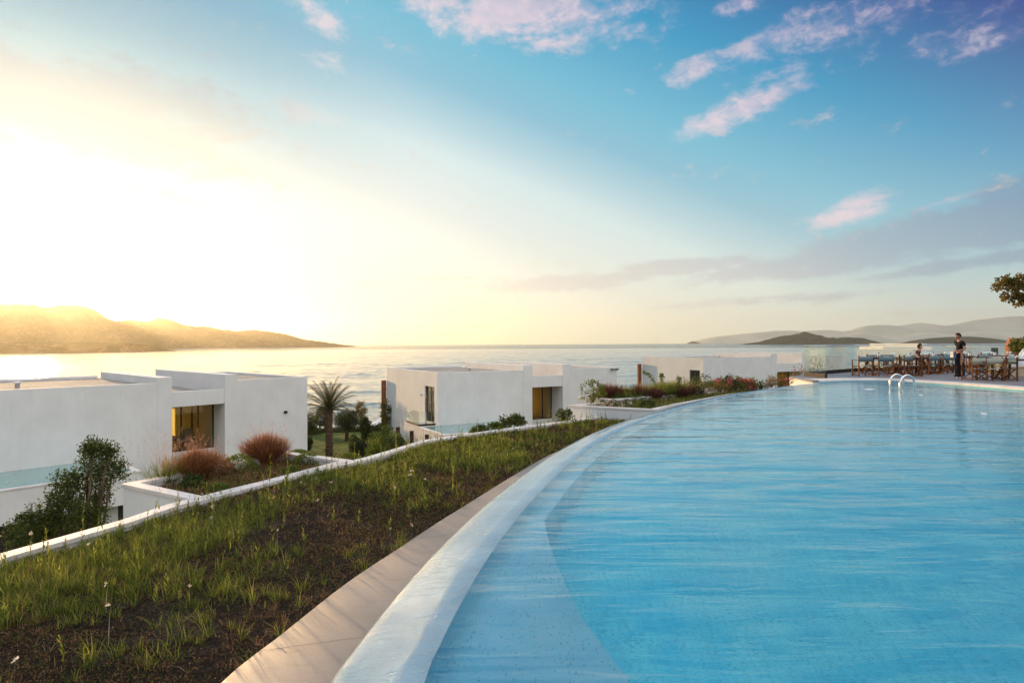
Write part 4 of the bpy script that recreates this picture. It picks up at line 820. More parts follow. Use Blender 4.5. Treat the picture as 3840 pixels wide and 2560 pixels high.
# furniture behind the villa window
def lounge():
    b = H1.matrix_basis.copy(); rz = math.radians(90-42.5)
    def wp(u, v, z): t = math.radians(42.5); return (O1[0]+u*math.sin(t)-v*math.cos(t), O1[1]+u*math.cos(t)+v*math.sin(t), z)
    zs = -1.78-2.55-.02
    o = empty('lounge_chair', wp(8.35, 3.2, zs), rz+.5); g = G(); g.box(-.36, .36, -.34, .36, .30, .46); g.build('seat', CUSH, o, bevel=.04)
    g = G(); g.box(-.34, .34, -.46, -.30, .42, 1.02); g.build('backrest', CUSH, o, bevel=.05)
    for s_ in (-1, 1):
        g = G(); g.box(s_*.42-.05, s_*.42+.05, -.4, .34, .30, .66); g.build('armrest', CUSH, o, bevel=.03)
        for q in (-.3, .3): g = G(); g.tube([(s_*.36, q, 0), (s_*.34, q, .3)], .02, 6); g.build('leg', DWOOD, o)
    tag(o, 'dark padded armchair behind the recessed window of the left villa', 'armchair')
    o = empty('side_table', wp(7.45, 3.0, zs)); g = G(); g.lathe([(.38, .50), (.40, .51), (.40, .535), (.38, .54)], (0, 0, 0), 24); g.build('table_top', SANDST, o, False)
    g = G(); g.lathe([(.2, 0), (.2, .02), (.03, .04), (.03, .5)], (0, 0, 0), 12); g.build('leg', DMETAL, o); tag(o, 'small round table beside the armchair in the left villa', 'table')
lounge()
def lw(O, th, u, v): t = math.radians(th); return np.array((O[0]+u*math.sin(t)-v*math.cos(t), O[1]+u*math.cos(t)+v*math.sin(t)))
# plunge pools in front of the first two villas
def plunge(O, th, u0, u1, v0, v1, z, zbot, label, step=None):
    r = empty('plunge_pool', (float(O[0]), float(O[1]), 0), math.radians(90-th)); g = G(); t = .26
    g.box(u0, u1, v0, v0+t, zbot, z-.05); g.box(u0, u0+t, v0+t, v1, zbot, z-.05); g.box(u1-t, u1, v0+t, -.003, zbot, z-.05)
    if v1 > 0: g.box(u0+t, -.003, v1-t, v1-.001, zbot, z-.05)
    g.box(u0+t, u1-t, v0+t, -.03, z-.8, z-.7); g.build('basin', PLASTER, r)
    c = G(); e = .03; c.box(u0-e, u1+e, v0-e, v0+t, z-.049, z); c.box(u0-e, u0+t, v0+t, v1, z-.049, z); c.box(u1-t, u1+e, v0+t, -.004, z-.049, z); c.build('coping', COPING, r)
    ew = u0+t; w = G(); w.add([(ew, v0+t, z-.03), (u1-t, v0+t, z-.03), (u1-t, -.01, z-.03), (ew, -.01, z-.03)], [(0, 1, 2, 3)]); w.build('water', POOLT, r)
    if v1 > 0: d = G(); d.box(u0+t, -.004, -.009, v1-t, z-.25, z-.012); d.build('balcony_floor', COPING, r)
    if step: s_ = G(); s_.box(*step); s_.build('stone_step', COPING, r)
    return tag(r, label, 'plunge pool')
plunge(O1, 42.5, -6., 4.14, -4.4, -.02, -4.0, -5.35, 'raised turquoise plunge pool against the left villa')
plunge(O2, 60.5, -1.35, 5.4, -4.13, 2.76, -4.0, -7, 'turquoise plunge pool in front of the middle villa', (3.6, 5.0, -1.6, -1.1, -3.999, -3.93))
def lower_floor():
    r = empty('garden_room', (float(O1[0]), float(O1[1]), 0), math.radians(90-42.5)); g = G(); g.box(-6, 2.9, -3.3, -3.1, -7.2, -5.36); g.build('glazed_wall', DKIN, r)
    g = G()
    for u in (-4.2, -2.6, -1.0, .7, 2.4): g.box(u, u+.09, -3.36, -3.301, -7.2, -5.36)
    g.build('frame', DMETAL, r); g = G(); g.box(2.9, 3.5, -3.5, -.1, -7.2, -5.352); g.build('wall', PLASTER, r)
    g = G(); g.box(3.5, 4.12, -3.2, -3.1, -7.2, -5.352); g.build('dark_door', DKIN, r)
    tag(r, 'dark glazed garden level under the plunge pool of the left villa', 'garden room')
lower_floor()
def rails(name, pts, z, h, label, base=.10, cap=False):
    """glass balustrade: base rail, one pane per segment, optional steel cap"""
    r = empty(name); g = G()
    for a, b in zip(pts[:-1], pts[1:]): g.bar((a[0], a[1], z+base/2), (b[0], b[1], z+base/2), .09, base)
    g.build('base_rail', DMETAL, r)
    for a, b in zip(pts[:-1], pts[1:]):
        a = np.array(a[:2]); b = np.array(b[:2]); d = (b-a)/np.linalg.norm(b-a); a2 = a+d*.012; b2 = b-d*.012; g = G(); g.bar((a2[0], a2[1], z+base+(h-base)/2), (b2[0], b2[1], z+base+(h-base)/2), .014, h-base-.002); g.build('glass_pane', GLASS, r)
    if cap:
        g = G(); g.tube([(p[0], p[1], z+h+.012) for p in pts], .018, 8); g.build('hand_rail', STEEL, r)
    return r
L2 = lambda u, v: lw(O2, 60.5, u, v)
tag(rails('balcony_balustrade', [L2(-.05, .22), L2(-1.2, .22), L2(-1.2, 2.62)], -4.0, .98, '', .12), 'small clear glass balustrade on the balcony of the middle villa', 'balustrade')
def shower(p, z, h, label, rz):
    o = empty('outdoor_shower', (p[0], p[1], z), rz); g = G(); g.tube([(0, 0, 0)]+[(0, 0, h-.18)]+[(.0-.16*math.sin(a), 0, h-.18+.16*(1-math.cos(a)) if False else h-.18+.16*math.sin(a)) for a in ()]+[(-.02, 0, h-.06), (-.08, 0, h), (-.24, 0, h+.01), (-.31, 0, h-.03), (-.33, 0, h-.14)], .045, 10)
    g.build('pipe', STEEL, o, True); g = G(); g.lathe([(.03, 0), (.075, -.03), (.075, -.06)], (-.33, 0, h-.14), 12); g.build('shower_head', STEEL, o, True); tag(o, label, 'outdoor shower')
sp = L2(-.35, 1.15); shower(sp, -4.0, 2.05, 'steel outdoor shower pipe beside the door of the middle villa', .1)
sp = lw(O3, 61, -.5, 1.9); shower(sp, -4.4, 2.62, 'steel outdoor shower pipe in front of the door of the far villa', .1)
def louvre_posts():
    for (x, y0, y1, Y, lb) in [(1492, 1601, 1640, 37.9, 'brown post at the left end of the middle villa terrace wall'), (1544, 1615, 1668, 36.6, 'tallest brown post against the terrace wall below the balcony'), (1601, 1629, 1655, 35.6, 'short brown post at the right of the terrace wall')]:
        a = PY(x, y0, Y); b = PY(x, y1, Y); o = empty('wooden_post', (a[0], a[1], min(b[2], -5.5)-1.0)); h = a[2]-(min(b[2], -5.5)-1.0); g = G(); g.box(-.11, .11, -.11, .11, 0, h-.02); g.build('shaft', DWOOD, o, bevel=.01); g = G(); g.box(-.12, .12, -.12, .12, h-.02, h); g.build('cap', DMETAL, o); tag(o, lb, 'post', 'brown posts on the terrace wall')
louvre_posts()
# a simpler pair of villas beyond the balustrade
def far_villa(px0, px1, px2, ytop, Y, th, zb, label, win=None, fin=None):
    a = PY(px0, ytop, Y); zt = float(a[2]); t = math.radians(th); u = np.array((math.sin(t), math.cos(t))); v = np.array((-math.cos(t), math.sin(t)))
    def along(px, o, dr): d = Dr(px, ytop); M = np.array([[d[0], -dr[0]], [d[1], -dr[1]]]); return np.linalg.solve(M, o)[1]
    O = a[:2]; L = abs(along(px1, O, u)); r = empty('villa', (float(O[0]), float(O[1]), 0), math.radians(90-th)); W = px2
    g = G(); ring_wall(g, 0, L, 0, W, zb, zt); g.build('wall', PLASTER, r); g = G(); g.box(.28, L-.28, .28, W-.28, zt-.9, zt-.7); g.build('roof', GRAVEL, r)
    if fin: g = G(); g.box(L*fin[0], L*fin[0]+.8, -.02, W-1, zb, zt+fin[1]); g.build('wall_fin', PLASTER, r)
    if win: fr = G(); fr.box(L*win[0], L*win[1], -.06, -.003, zt-win[3], zt-win[2]); wn = fr.build('window', DMETAL, r); g = G(); g.box(L*win[0]+.1, L*win[1]-.1, -.075, -.061, zt-win[3]+.1, zt-win[2]-.1); g.build('glass', WGLASS, wn)
    return tag(r, label, 'villa')
far_villa(3425, 3560, 6.5, 1311.5, 66, 64, -7.2, 'villa with a bright sunlit side wall seen through the glass behind the tables', None, (.5, .35))
far_villa(3430, 3792, 14., 1299.5, 98, 86, -7.2, 'long low sunlit villa farthest away behind the waiter', (.79, .86, .25, 1.4), (.08, .5))

# ------------------------------------------------------------------ garden behind the villas
def gnd(px, Y): a = PY(px, 1500, Y); return (float(a[0]), float(a[1]), float(land(a[0], a[1])))
def palm(px, Y, ytop, ycr, label):
    l = gnd(px, Y); o = empty('palm_tree', l); H = float(PY(px, ycr, Y)[2]-l[2]); top = float(PY(px, ytop, Y)[2]-l[2]); g = G()
    n = 26; g.tube([(0.02*math.sin(i), 0, H*i/n-.1) for i in range(n+1)], [.27-.06*i/n+.03*(i % 2) if i < n-4 else .26+.05*(i % 2) for i in range(n+1)], 12); g.build('trunk', BARK, o)
    L = (top-H)*1.02; Vs = []; k = 0
    for ring, (cnt, el0, ln) in enumerate([(7, 82, 1.05), (9, 67, 1.12), (9, 50, 1.12), (9, 30, 1.1), (7, 8, 1.0)]):
        for i in range(cnt):
            az = 6.283*i/cnt + ring*.7 + RS.uniform(-.2, .2); el = math.radians(el0+RS.uniform(-7, 7)); ll = L*ln*RS.uniform(.85, 1.1); pts = []; p = np.array((0, 0, H-.15)); e = el; N = 14
            for s_ in range(N+1):
                pts.append(p.copy()); p = p+np.array((math.cos(az)*math.cos(e), math.sin(az)*math.cos(e), math.sin(e)))*ll/N; e -= math.radians(3.2+ring*1.1)*(s_/N+.25)
            pts = np.array(pts); q = G(); q.tube(pts, list(np.linspace(.028, .006, N+1)), 4, False); fv = np.array(q.v); ff = np.array(q.f)
            m_ = 40; t = np.linspace(.10, .99, m_); pi = np.stack([np.interp(t, np.linspace(0, 1, N+1), pts[:, j]) for j in range(3)], -1); tg = np.gradient(pi, axis=0); tg /= np.linalg.norm(tg, axis=1)[:, None]
            sd = np.array((-math.sin(az), math.cos(az), 0)); up = np.cross(tg, np.tile(sd, (m_, 1)))*-1; Ls = ll*.17*np.sin(np.clip(t*2.6+.35, 0, 3.0))**.7+.05; av = []
            for sgn in (-1, 1):
                d = tg*.75+sd*sgn*.62+up*.22*np.abs(1)+RS.normal(0, .07, (m_, 3)); d[:, 2] -= .12; d /= np.linalg.norm(d, axis=1)[:, None]; e_ = pi+d*Ls[:, None]; w = tg*.016
                av.append(np.stack([pi-w, pi+w, e_+w*.15, e_-w*.15], 1).reshape(-1, 3))
            lv = np.concatenate(av); o_ = mesh('frond', *merge([(fv, ff), (lv, np.arange(len(lv)).reshape(-1, 4))]), L_PALM, o)
    return tag(o, label, 'palm tree')
palm(1234, 43, 1416, 1532, 'feather leaved date palm standing between the left and middle villas')
def gtree(px, Y, ytop, ybot, wpx, label, **k):
    """tree whose crown spans ytop..ybot (pixels) and is wpx wide at distance Y"""
    l = gnd(px, Y); zt = float(PY(px, ytop, Y)[2]-l[2]); zb_ = float(PY(px, ybot, Y)[2]-l[2]); r = wpx/2*Y/FL; return limb_tree(l, zt, (0, 0, (zt+zb_)/2), (r, r, (zt-zb_)/2), label, **k)
gtree(1300, 50, 1542, 1612, 100, 'dense dark olive tree right of the palm', n=12000, ls=.13, mat=L_DARK, ncl=110, clr=.42, trunk=.16, name='olive_tree', asp=.25)
gtree(1206, 62, 1530, 1604, 46, 'pine with reddish trunks behind the palm', n=4200, ls=.15, mat=L_DARK, ncl=44, clr=.42, trunk=.13, name='pine_tree', multi=2, asp=.3)
gtree(1168, 48, 1556, 1615, 44, 'small thin tree next to the corner of the left villa', n=3000, ls=.11, mat=L_TREE, ncl=36, clr=.3, trunk=.08, name='small_tree')
gtree(1352, 60, 1506, 1566, 36, 'sparse tall tree behind the olive tree', n=1500, ls=.15, mat=L_ORANGE, ncl=26, clr=.28, trunk=.07, name='sparse_tree')
gtree(1370, 46, 1560, 1655, 34, 'upright green cypress bush right of the olive tree', n=6500, ls=.10, mat=L_TREE, ncl=70, clr=.24, trunk=.09, name='cypress', hollow=.2)
def gbush(px, Y, ytop, wpx, label, mat=L_TREE, n=4200, ls=.12, name='garden_shrub', group=None, ncl=50):
    l = gnd(px, Y); h = float(PY(px, ytop, Y)[2]-l[2]); return leafy_bush(l, wpx/2*Y/FL, h, label, n, ls, mat, name, 9, ncl, .22, group, hollow=.3)
HG = 'dark hedge shrubs behind the lawn'
for (px, Y, yt, w, lb) in [(1165, 54, 1619, 70, 'dark hedge shrub nearest the left villa'), (1215, 56, 1616, 80, 'dark hedge shrub just behind the palm trunk'), (1262, 57, 1614, 70, 'dark hedge shrub between the palm and the olive tree'), (1330, 56, 1616, 80, 'dark hedge shrub below the olive tree'), (1420, 56, 1608, 90, 'dark hedge shrub left of the middle villa')]:
    gbush(px, Y, yt, w, lb, L_DARK, 5200, .14, 'hedge_shrub', HG, 60)
gbush(1150, 45, 1640, 40, 'low dark shrub at the foot of the left villa corner', L_DARK, 2500)
gbush(1345, 37, 1648, 70, 'dark green shrub in front of the olive tree', L_DARK, 4600)
gbush(1332, 39, 1628, 46, 'feathery light green shrub below the cypress', L_TREE, 3000, .14)
gbush(1455, 36, 1604, 140, 'big yellow green shrub below the middle villa corner', L_BRIGHT, 11000, .11, 'garden_shrub', None, 90)
gbush(1405, 33, 1650, 80, 'yellow green shrub behind the bend of the garden wall', L_BRIGHT, 4600, .10)
gbush(1520, 31.5, 1668, 70, 'light green shrub close to the brown posts', L_BRIGHT, 3600, .09)
gbush(1482, 33, 1628, 90, 'leafy green shrub left of the tallest brown post', L_TREE, 5200, .09)
gbush(1400, 40, 1622, 60, 'dark shrub between the cypress and the big yellow green shrub', L_DARK, 3600, .11)
gbush(1280, 33, 1686, 60, 'golden dry shrub at the edge of the lawn', L_ORANGE, 1800, .08)
def vine():
    c = L2(-.06, 10.0); a = PY(1452, 1560, np.linalg.norm(c)*.98); o = empty('climbing_vine', (c[0]-.25, c[1]-.25, -7)); pts = []
    for k in range(26): t = k/25; p, d = ball(60, (t*0+.25*math.sin(k), -.6*t*0, .5+t*3.2), (.55*(1-t*.5), .35, .35), .1); pts.append(p)
    p = np.concatenate(pts); V, f = leaves(p, .14, .6); mesh('foliage', V, f, L_TREE, o); g = G(); g.tube([(0, 0, -.2), (.1, 0, 1.5), (0, .05, 3.4)], .03, 6); g.build('stem', BARK, o); tag(o, 'green climbing vine on the far corner of the middle villa', 'vine')
vine()
def parasol():
    a = PY(1425, 1570, 60); zt = float(a[2]); zg = float(land(a[0], a[1])); o = empty('beach_parasol', (a[0], a[1], zg)); g = G(); h = zt-zg
    g.lathe([(1.55, h-.72), (1.56, h-.70), (.8, h-.38), (.05, h), (.0, h)], (0, 0, 0), 8); g.build('canopy', LINEN, o); g = G(); g.tube([(0, 0, 0), (0, 0, h-.1)], .03, 8); g.build('pole', DWOOD, o); tag(o, 'off white parasol behind the shrubs left of the middle villa', 'parasol')
parasol()
# the big leaning bush in the foreground left, and its companion
l = (-8.35, 11.3, -4.6); 
def left_tree():
    Y = 11.3; zg = -5.6; base = PY(300, 1980, Y); o = empty('leaning_tree', (base[0], base[1], zg)); b = np.array((base[0], base[1], zg)); tk = G(); P_ = []; D_ = []
    lobes = [(385, 1730, 62, 62), (330, 1760, 60, 70), (420, 1775, 48, 50), (360, 1820, 58, 60), (405, 1690, 28, 30), (345, 1690, 26, 30), (250, 1800, 40, 34), (255, 1850, 52, 55), (300, 1890, 62, 50), (215, 1890, 42, 44), (250, 1950, 70, 50), (340, 1950, 55, 45), (180, 1960, 46, 40), (310, 2010, 70, 45), (370, 1880, 34, 40)]
    for (x, y, rx, ry) in lobes:
        c = PY(x, y, Y+RS.uniform(-.4, .4))-b; r = (rx*Y/FL, rx*Y/FL, ry*Y/FL); p, d = clumps(c, r, 18, 54, .15, hollow=.2); P_.append(p); D_.append(d); tk.tube([(0, 0, .0), (c[0]*.4, c[1]*.4, c[2]*.55), tuple(c)], [.06, .04, .012], 6)
    tk.build('trunk', BARK, o, True); V, f = leaves(np.concatenate(P_), .052, .5, .3, np.concatenate(D_)); mesh('crown', V, f, L_TREE, o); tag(o, 'bushy dark green tree leaning right in front of the left villa plunge pool', 'tree')
    lb = [(95, 1960, 40, 30), (70, 2000, 40, 40), (130, 2000, 50, 40), (160, 2040, 50, 40), (90, 2050, 45, 35), (120, 1930, 22, 26)]; base = PY(110, 2060, 10.6); b = np.array((base[0], base[1], zg)); o = empty('garden_shrub', tuple(b)); P_ = []; D_ = []; tk = G()
    for (x, y, rx, ry) in lb: c = PY(x, y, 10.6+RS.uniform(-.3, .3))-b; r = (rx*10.6/FL, rx*10.6/FL, ry*10.6/FL); p, d = clumps(c, r, 12, 55, .14, hollow=.3); P_.append(p); D_.append(d); tk.tube([(0, 0, 0), tuple(c)], [.03, .01], 5)
    tk.build('stem', STEM, o); V, f = leaves(np.concatenate(P_), .05, .5, .3, np.concatenate(D_)); mesh('foliage', V, f, L_TREE, o); tag(o, 'feathery green shrub at the far left below the leaning tree', 'shrub')
left_tree()
tg_ = G(); tg_.add([(-30, 3, -5.6), (-4, 3, -5.6), (-4, 20, -5.6), (-30, 20, -5.6)], [(0, 1, 2, 3)])
tag(tg_.build('lower_garden_ground', LAWN), 'shaded lawn between the garden wall and the left villa', 'lawn', kind='structure')
for (px, py, yt, lb) in [(1912, 1600, 1556, 'dark leafy shrub on the garden wall left of its neighbour, before the middle villa'), (1938, 1598, 1562, 'smaller leafy shrub next to the dark one before the middle villa pool'), (2115, 1588, 1530, 'dark green shrub at the corner of the terrace planter wall'), (1862, 1618, 1590, 'low shrub on the garden wall under the plunge pool edge'), (1800, 1625, 1600, 'tuft of dark leaves half way along the garden wall')]:
    p = P(px, py, ZM); q = np.array((p[0], p[1])); l = (float(q[0]), float(q[1]), ZM-.0); leafy_bush(l, .22 if yt < 1570 else .18, hgt(px, yt, l), lb, 700, .06, L_TREE, stems=7, ncl=24)

# ------------------------------------------------------------------ terrace: balustrade, ladder, furniture, people
b0 = cA; b1 = cB; b2 = cD
def seg(a, b, n): return [a+(b-a)*i/n for i in range(n+1)]
far_e = PY(3900, 1300, 34.5)[:2]
pts = [b0, b1] + seg(b1, b2, 4)[1:] + seg(b2, far_e, 13)[1:]
tag(rails('glass_balustrade', pts, 0, 1.27, '', .16, True), 'long glass balustrade with a steel hand rail around the dining terrace', 'balustrade')
def ladder():
    o = empty('pool_ladder', (12.35, 19.0, 0)); 
    for (a, b) in [((3338, 1455), (3388, 1453)), ((3375, 1462), (3429, 1459))]:
        p = P(a[0], a[1]+3, ZW)[:2]; q = P(b[0], b[1]+3, ZW)[:2]; d = q-p; L = np.linalg.norm(d); h = .33; r_ = L/2; pl = [(p[0], p[1], -1.0)]
        for k in range(13): t = math.pi*k/12; c = p+d*(.5-.5*math.cos(t)); pl.append((c[0], c[1], h-r_*.55+r_*.75*math.sin(t)))
        pl.append((q[0], q[1], -.7)); pl = [(x-12.35, y-19.0, z) for x, y, z in pl]; g = G(); g.tube(pl, .029, 12); g.build('rail', STEEL, o, True)
    for k, z in enumerate((-.32, -.6)):
        a = P(3338, 1458, ZW)[:2]; b = P(3375, 1465, ZW)[:2]; g = G(); g.bar((a[0]-12.35, a[1]-19, z), (b[0]-12.35, b[1]-19, z), .08, .03); g.build('step', STEEL, o)
    tag(o, 'polished steel pool ladder with two hooped rails', 'pool ladder')
ladder()
for (px, py, r, lb) in [(3260, 1457, .14, 'white round fitting in the water left of the pool ladder'), (3453, 1478, .06, 'small white fitting in the water right of the pool ladder'), (3690, 1548, .055, 'small white fitting in the water near the right edge of the photo')]:
    p = P(px, py, ZW+.01); o = empty('pool_float', (p[0], p[1], ZW-.02)); g = G(); g.lathe([(r*.7, 0), (r, .008), (r, .02), (r*.85, .026), (r*.2, .03)], (0, 0, 0), 20); g.build('disc', PORC, o, True); g = G(); g.lathe([(r*.18, .03), (r*.18, .036)], (0, 0, 0), 12); g.build('knob', PORC, o); tag(o, lb, 'float')

def chair_proto(canvas, name='director_chair'):
    o = empty(name); W2 = .29; D2 = .22
    for sx in (-1, 1):
        for sy, top in ((-1, .86), (1, .66)):
            g = G(); g.bar((sx*W2, sy*D2, 0), (sx*W2, sy*D2, top), .035, .045, (0, 1, 0)); g.build('leg', TEAK, o)
        g = G(); g.bar((sx*W2, -D2-.02, .665), (sx*W2, D2+.05, .665), .06, .025); g.build('armrest', TEAK, o)
        g = G(); g.bar((sx*W2, -D2, .055), (sx*W2, D2, .055), .03, .04); g.bar((sx*W2, -D2, .415), (sx*W2, D2, .415), .032, .035); g.build('side_rail', TEAK, o)
    for sy in (-1, 1):
        g = G(); g.bar((-W2, sy*D2*.8, .06), (W2, sy*D2*.8, .41), .022, .04, (0, 1, 0)); g.bar((-W2, sy*D2*.8+.024, .41), (W2, sy*D2*.8+.024, .06), .022, .04, (0, 1, 0)); g.build('cross_brace', TEAK, o)
    g = G(); N = 9
    for k in range(N-1):
        a = -W2+2*W2*k/(N-1); b = -W2+2*W2*(k+1)/(N-1); za = .44-.035*(1-(a/W2)**2); zb_ = .44-.035*(1-(b/W2)**2); g.add([(a, -D2, za), (b, -D2, zb_), (b, D2, zb_), (a, D2, za), (a, -D2, za-.006), (b, -D2, zb_-.006), (b, D2, zb_-.006), (a, D2, za-.006)], [(0, 1, 2, 3), (7, 6, 5, 4), (0, 4, 5, 1), (3, 2, 6, 7)])
    g.build('seat', canvas, o, True)
    g = G(); xs = np.linspace(-W2-.02, W2+.02, 11)
    for k in range(10):
        ya = -D2-.028-.03*(1-(xs[k]/W2)**2)*.9; yb = -D2-.028-.03*(1-(xs[k+1]/W2)**2)*.9
        g.add([(xs[k], ya, .60), (xs[k+1], yb, .60), (xs[k+1], yb, .81), (xs[k], ya, .81), (xs[k], ya+.008, .60), (xs[k+1], yb+.008, .60), (xs[k+1], yb+.008, .81), (xs[k], ya+.008, .81)], [(0, 1, 2, 3), (7, 6, 5, 4), (3, 2, 6, 7), (1, 0, 4, 5)])
    g.build('backrest', canvas, o, True); return o
CP = chair_proto(CANVAS); CPL = chair_proto(CANVASL)
used = set()
def put(proto, loc, rz, label, group, cat='chair'):
    o = proto if proto.name not in used else copy_tree(proto); used.add(proto.name); used.add(o.name); o.location = loc; o.rotation_euler = (0, 0, rz); o['label'] = label; o['category'] = cat; o['group'] = group; return o
def table_proto(L, W):
    o = empty('trestle_table'); g = G(); g.box(-L/2, L/2, -W/2, W/2, .70, .745); g.build('table_top', DWOOD, o, bevel=.006)
    for sx in (-1, 1):
        for sy in (-1, 1): g = G(); g.bar((sx*(L/2-.14), sy*(W/2-.06), 0), (sx*(L/2-.36), sy*.12, .70), .07, .07); g.build('leg', DWOOD, o)
        g = G(); g.bar((sx*(L/2-.27), -W/2+.15, .36), (sx*(L/2-.27), W/2-.15, .36), .03, .05); g.build('stretcher', DWOOD, o)
    return o
TP = table_proto(1.5, .85)
def glass_proto():
    g = G(); g.lathe([(.035, 0), (.034, .004), (.005, .012), (.005, .07), (.03, .095), (.042, .13), (.036, .185)], (0, 0, 0), 12); return tag(g.build('wine_glass', plain('glassware', (.55, .72, .78), .05, 0, .02, 5, 0, .9), None, True), None)
def plate_proto():
    g = G(); g.lathe([(.07, 0), (.12, .008), (.135, .018), (.12, .014), (.05, .01)], (0, 0, 0), 20); return g.build('plate', PORC, None, True)
def lamp_proto():
    o = empty('table_lantern'); g = G(); g.lathe([(.055, 0), (.06, .01), (.06, .13), (.05, .14)], (0, 0, 0), 12); g.build('shade', LINEN, o, True); g = G(); g.lathe([(.02, .14), (.02, .165), (.03, .17), (.03, .19)], (0, 0, 0), 10); g.build('cap', DMETAL, o); return o
def napkin_proto():
    g = G(); g.box(-.10, .10, -.035, .035, 0, .022); return g.build('napkin', LINEN, None, bevel=.008)
GP = glass_proto(); PP = plate_proto(); LP = lamp_proto(); NP = napkin_proto()
def T(px, Y): a = PY(px, 1350, Y); return np.array((a[0], a[1]))
GRT = 'trestle tables on the dining terrace'; GRC = 'director chairs on the dining terrace'; GRS = 'tableware on the terrace tables'
tabs = [(3300, 27.0, .05, 'front left row'), (3420, 26.4, .25, 'left of the seated woman'), (3505, 28.0, .1, 'left of the waiter'), (3640, 28.2, -.1, 'behind the waiter'), (3735, 29.2, 0., 'beside the urn'), (3822, 22.6, -.12, 'at the right edge')]
ords = ['first', 'second', 'third', 'fourth', 'fifth', 'sixth']
for i, (px, Y, rz, desc) in enumerate(tabs):
    q = T(px, Y); put(TP, (q[0], q[1], 0), rz, 'dark wooden trestle table %s' % (desc if desc != 'front left row' else 'at the left end of the terrace, %s' % desc), GRT, 'table')
    c, s = math.cos(rz), math.sin(rz); W_ = lambda a, b: (q[0]+a*c-b*s, q[1]+a*s+b*c, .746)
    nm = desc
    for j, (a, b) in enumerate([(-.48, -.22), (.42, -.22), (-.45, .24), (.45, .24)]):
        sd = '%s %s seat of the table %s' % ('left' if a < 0 else 'right', 'pool side' if b < 0 else 'sea side', nm)
        put(PP, W_(a, b), 0, 'white plate at the ' + sd, GRS, 'plate'); put(GP, W_(a+.20, b*.45), 0, 'stemmed glass at the ' + sd, GRS, 'glass')
    put(NP, W_(.12, -.28), .3, 'folded white napkin on the table %s' % nm, GRS, 'napkin'); 
    put(LP, W_(-.02, .05), 0, 'white lantern with dark cap on the table %s' % nm, GRS, 'lantern')
chs = [(3233, 25.3, .05, 0, 'nearest grey canvas chair at the left end of the terrace'), (3312, 25.0, -.08, 0, 'second grey canvas chair from the left, its back to the pool'), (3385, 25.2, .5, 0, 'grey canvas chair behind the pool ladder, turned slightly'), (3430, 24.8, 1.1, 0, 'grey canvas chair seen from the side, right of the ladder'),
       (3482, 26.0, .35, 0, 'grey canvas chair whose back faces the pool below the menu card'), (3285, 28.2, 3.2, 0, 'grey canvas chair on the sea side of the first table'), (3330, 28.3, 3.0, 0, 'grey canvas chair by the glass behind the first table'), (3446, 27.6, 3.5, 0, 'grey canvas chair the seated woman uses'), (3545, 26.6, .1, 0, 'grey canvas chair left of the waiter'),
       (3520, 29.4, 3.1, 0, 'grey canvas chair against the glass left of the waiter'), (3565, 29.6, 3.2, 0, 'grey canvas chair against the glass right behind the waiter'), (3632, 29.8, 3.15, 0, 'grey canvas chair on the far side of the table behind the waiter'), (3672, 27.0, .2, 0, 'dark grey chair back between the two pale chairs'), (3713, 30.6, 3.1, 0, 'grey canvas chair at the back near the urn'),
       (3653, 22.2, .12, 1, 'pale canvas chair nearest the waiter'), (3710, 22.0, .05, 1, 'pale canvas chair at the left end of the right hand table'), (3768, 21.8, 1.45, 0, 'dark canvas chair tucked sideways under the right hand table'), (3505, 27.0, .7, 0, 'grey canvas chair half hidden behind the waiter tray'), (3360, 26.0, 1.3, 0, 'grey canvas chair between the first two tables')]
for (px, Y, rz, pale, lb) in chs:
    q = T(px, Y); put(CPL if pale else CP, (q[0], q[1], 0), rz, lb, GRC)

def skin_body(name, verts, edges, radii, mat, parent=None, root=0, lv=2):
    me = bpy.data.meshes.new(name); me.from_pydata([tuple(v) for v in verts], edges, []); me.materials.append(mat); o = bpy.data.objects.new(name, me); COL.objects.link(o)
    if parent: o.parent = parent
    m_ = o.modifiers.new('skin', 'SKIN'); m_.use_smooth_shade = True
    for i, r in enumerate(radii):
        sv = me.skin_vertices[0].data[i]; sv.radius = r if isinstance(r, tuple) else (r, r); sv.use_root = (i == root); sv.use_loose = False
    s_ = o.modifiers.new('sub', 'SUBSURF'); s_.levels = lv; s_.render_levels = lv; return o
def head_mesh(c, R, yaw, pitch, name, parent, mat):
    """head with brow, nose, chin and ears; faces local -x before yaw"""
    nu, nv = 28, 20; V = []; M = Matrix.Rotation(yaw, 3, 'Z') @ Matrix.Rotation(pitch, 3, 'Y')
    for j in range(nv+1):
        ph = math.pi*j/nv
        for i in range(nu):
            th = 2*math.pi*i/nu; x = math.sin(ph)*math.cos(th); y = math.sin(ph)*math.sin(th); z = math.cos(ph)
            f = max(0, x)                                         # +x is the face
            px = x*.098; py = y*.076*(1-.12*max(0, -z)); pz = z*.118
            px -= .018*f*max(0, z-.1)*0; px += -.012*f*math.exp(-((z-.12)/.12)**2)                     # eye hollows
            px += .026*f**3*math.exp(-((z+.16)/.14)**2)*math.exp(-(y/.16)**2)                            # nose
            px += .010*f*math.exp(-((z+.48)/.08)**2)*math.exp(-(y/.4)**2) + .008*f*math.exp(-((z+.78)/.12)**2)
            if z < -.3 and x < .2: px += .02*(-.3-z); py *= 1-.1*(-.3-z)
            py += (.012 if y > 0 else -.012)*math.exp(-((abs(y)-1)/.12)**2)*math.exp(-((z+.02)/.25)**2)*(1 if -.35 < x < .15 else 0)
            v = M @ Vector((px*R, py*R, pz*R)); V.append((c[0]+v.x, c[1]+v.y, c[2]+v.z))
    F_ = [(j*nu+i, j*nu+(i+1) % nu, (j+1)*nu+(i+1) % nu, (j+1)*nu+i) for j in range(nv) for i in range(nu)]
    return mesh(name, V, F_, mat, parent, True)
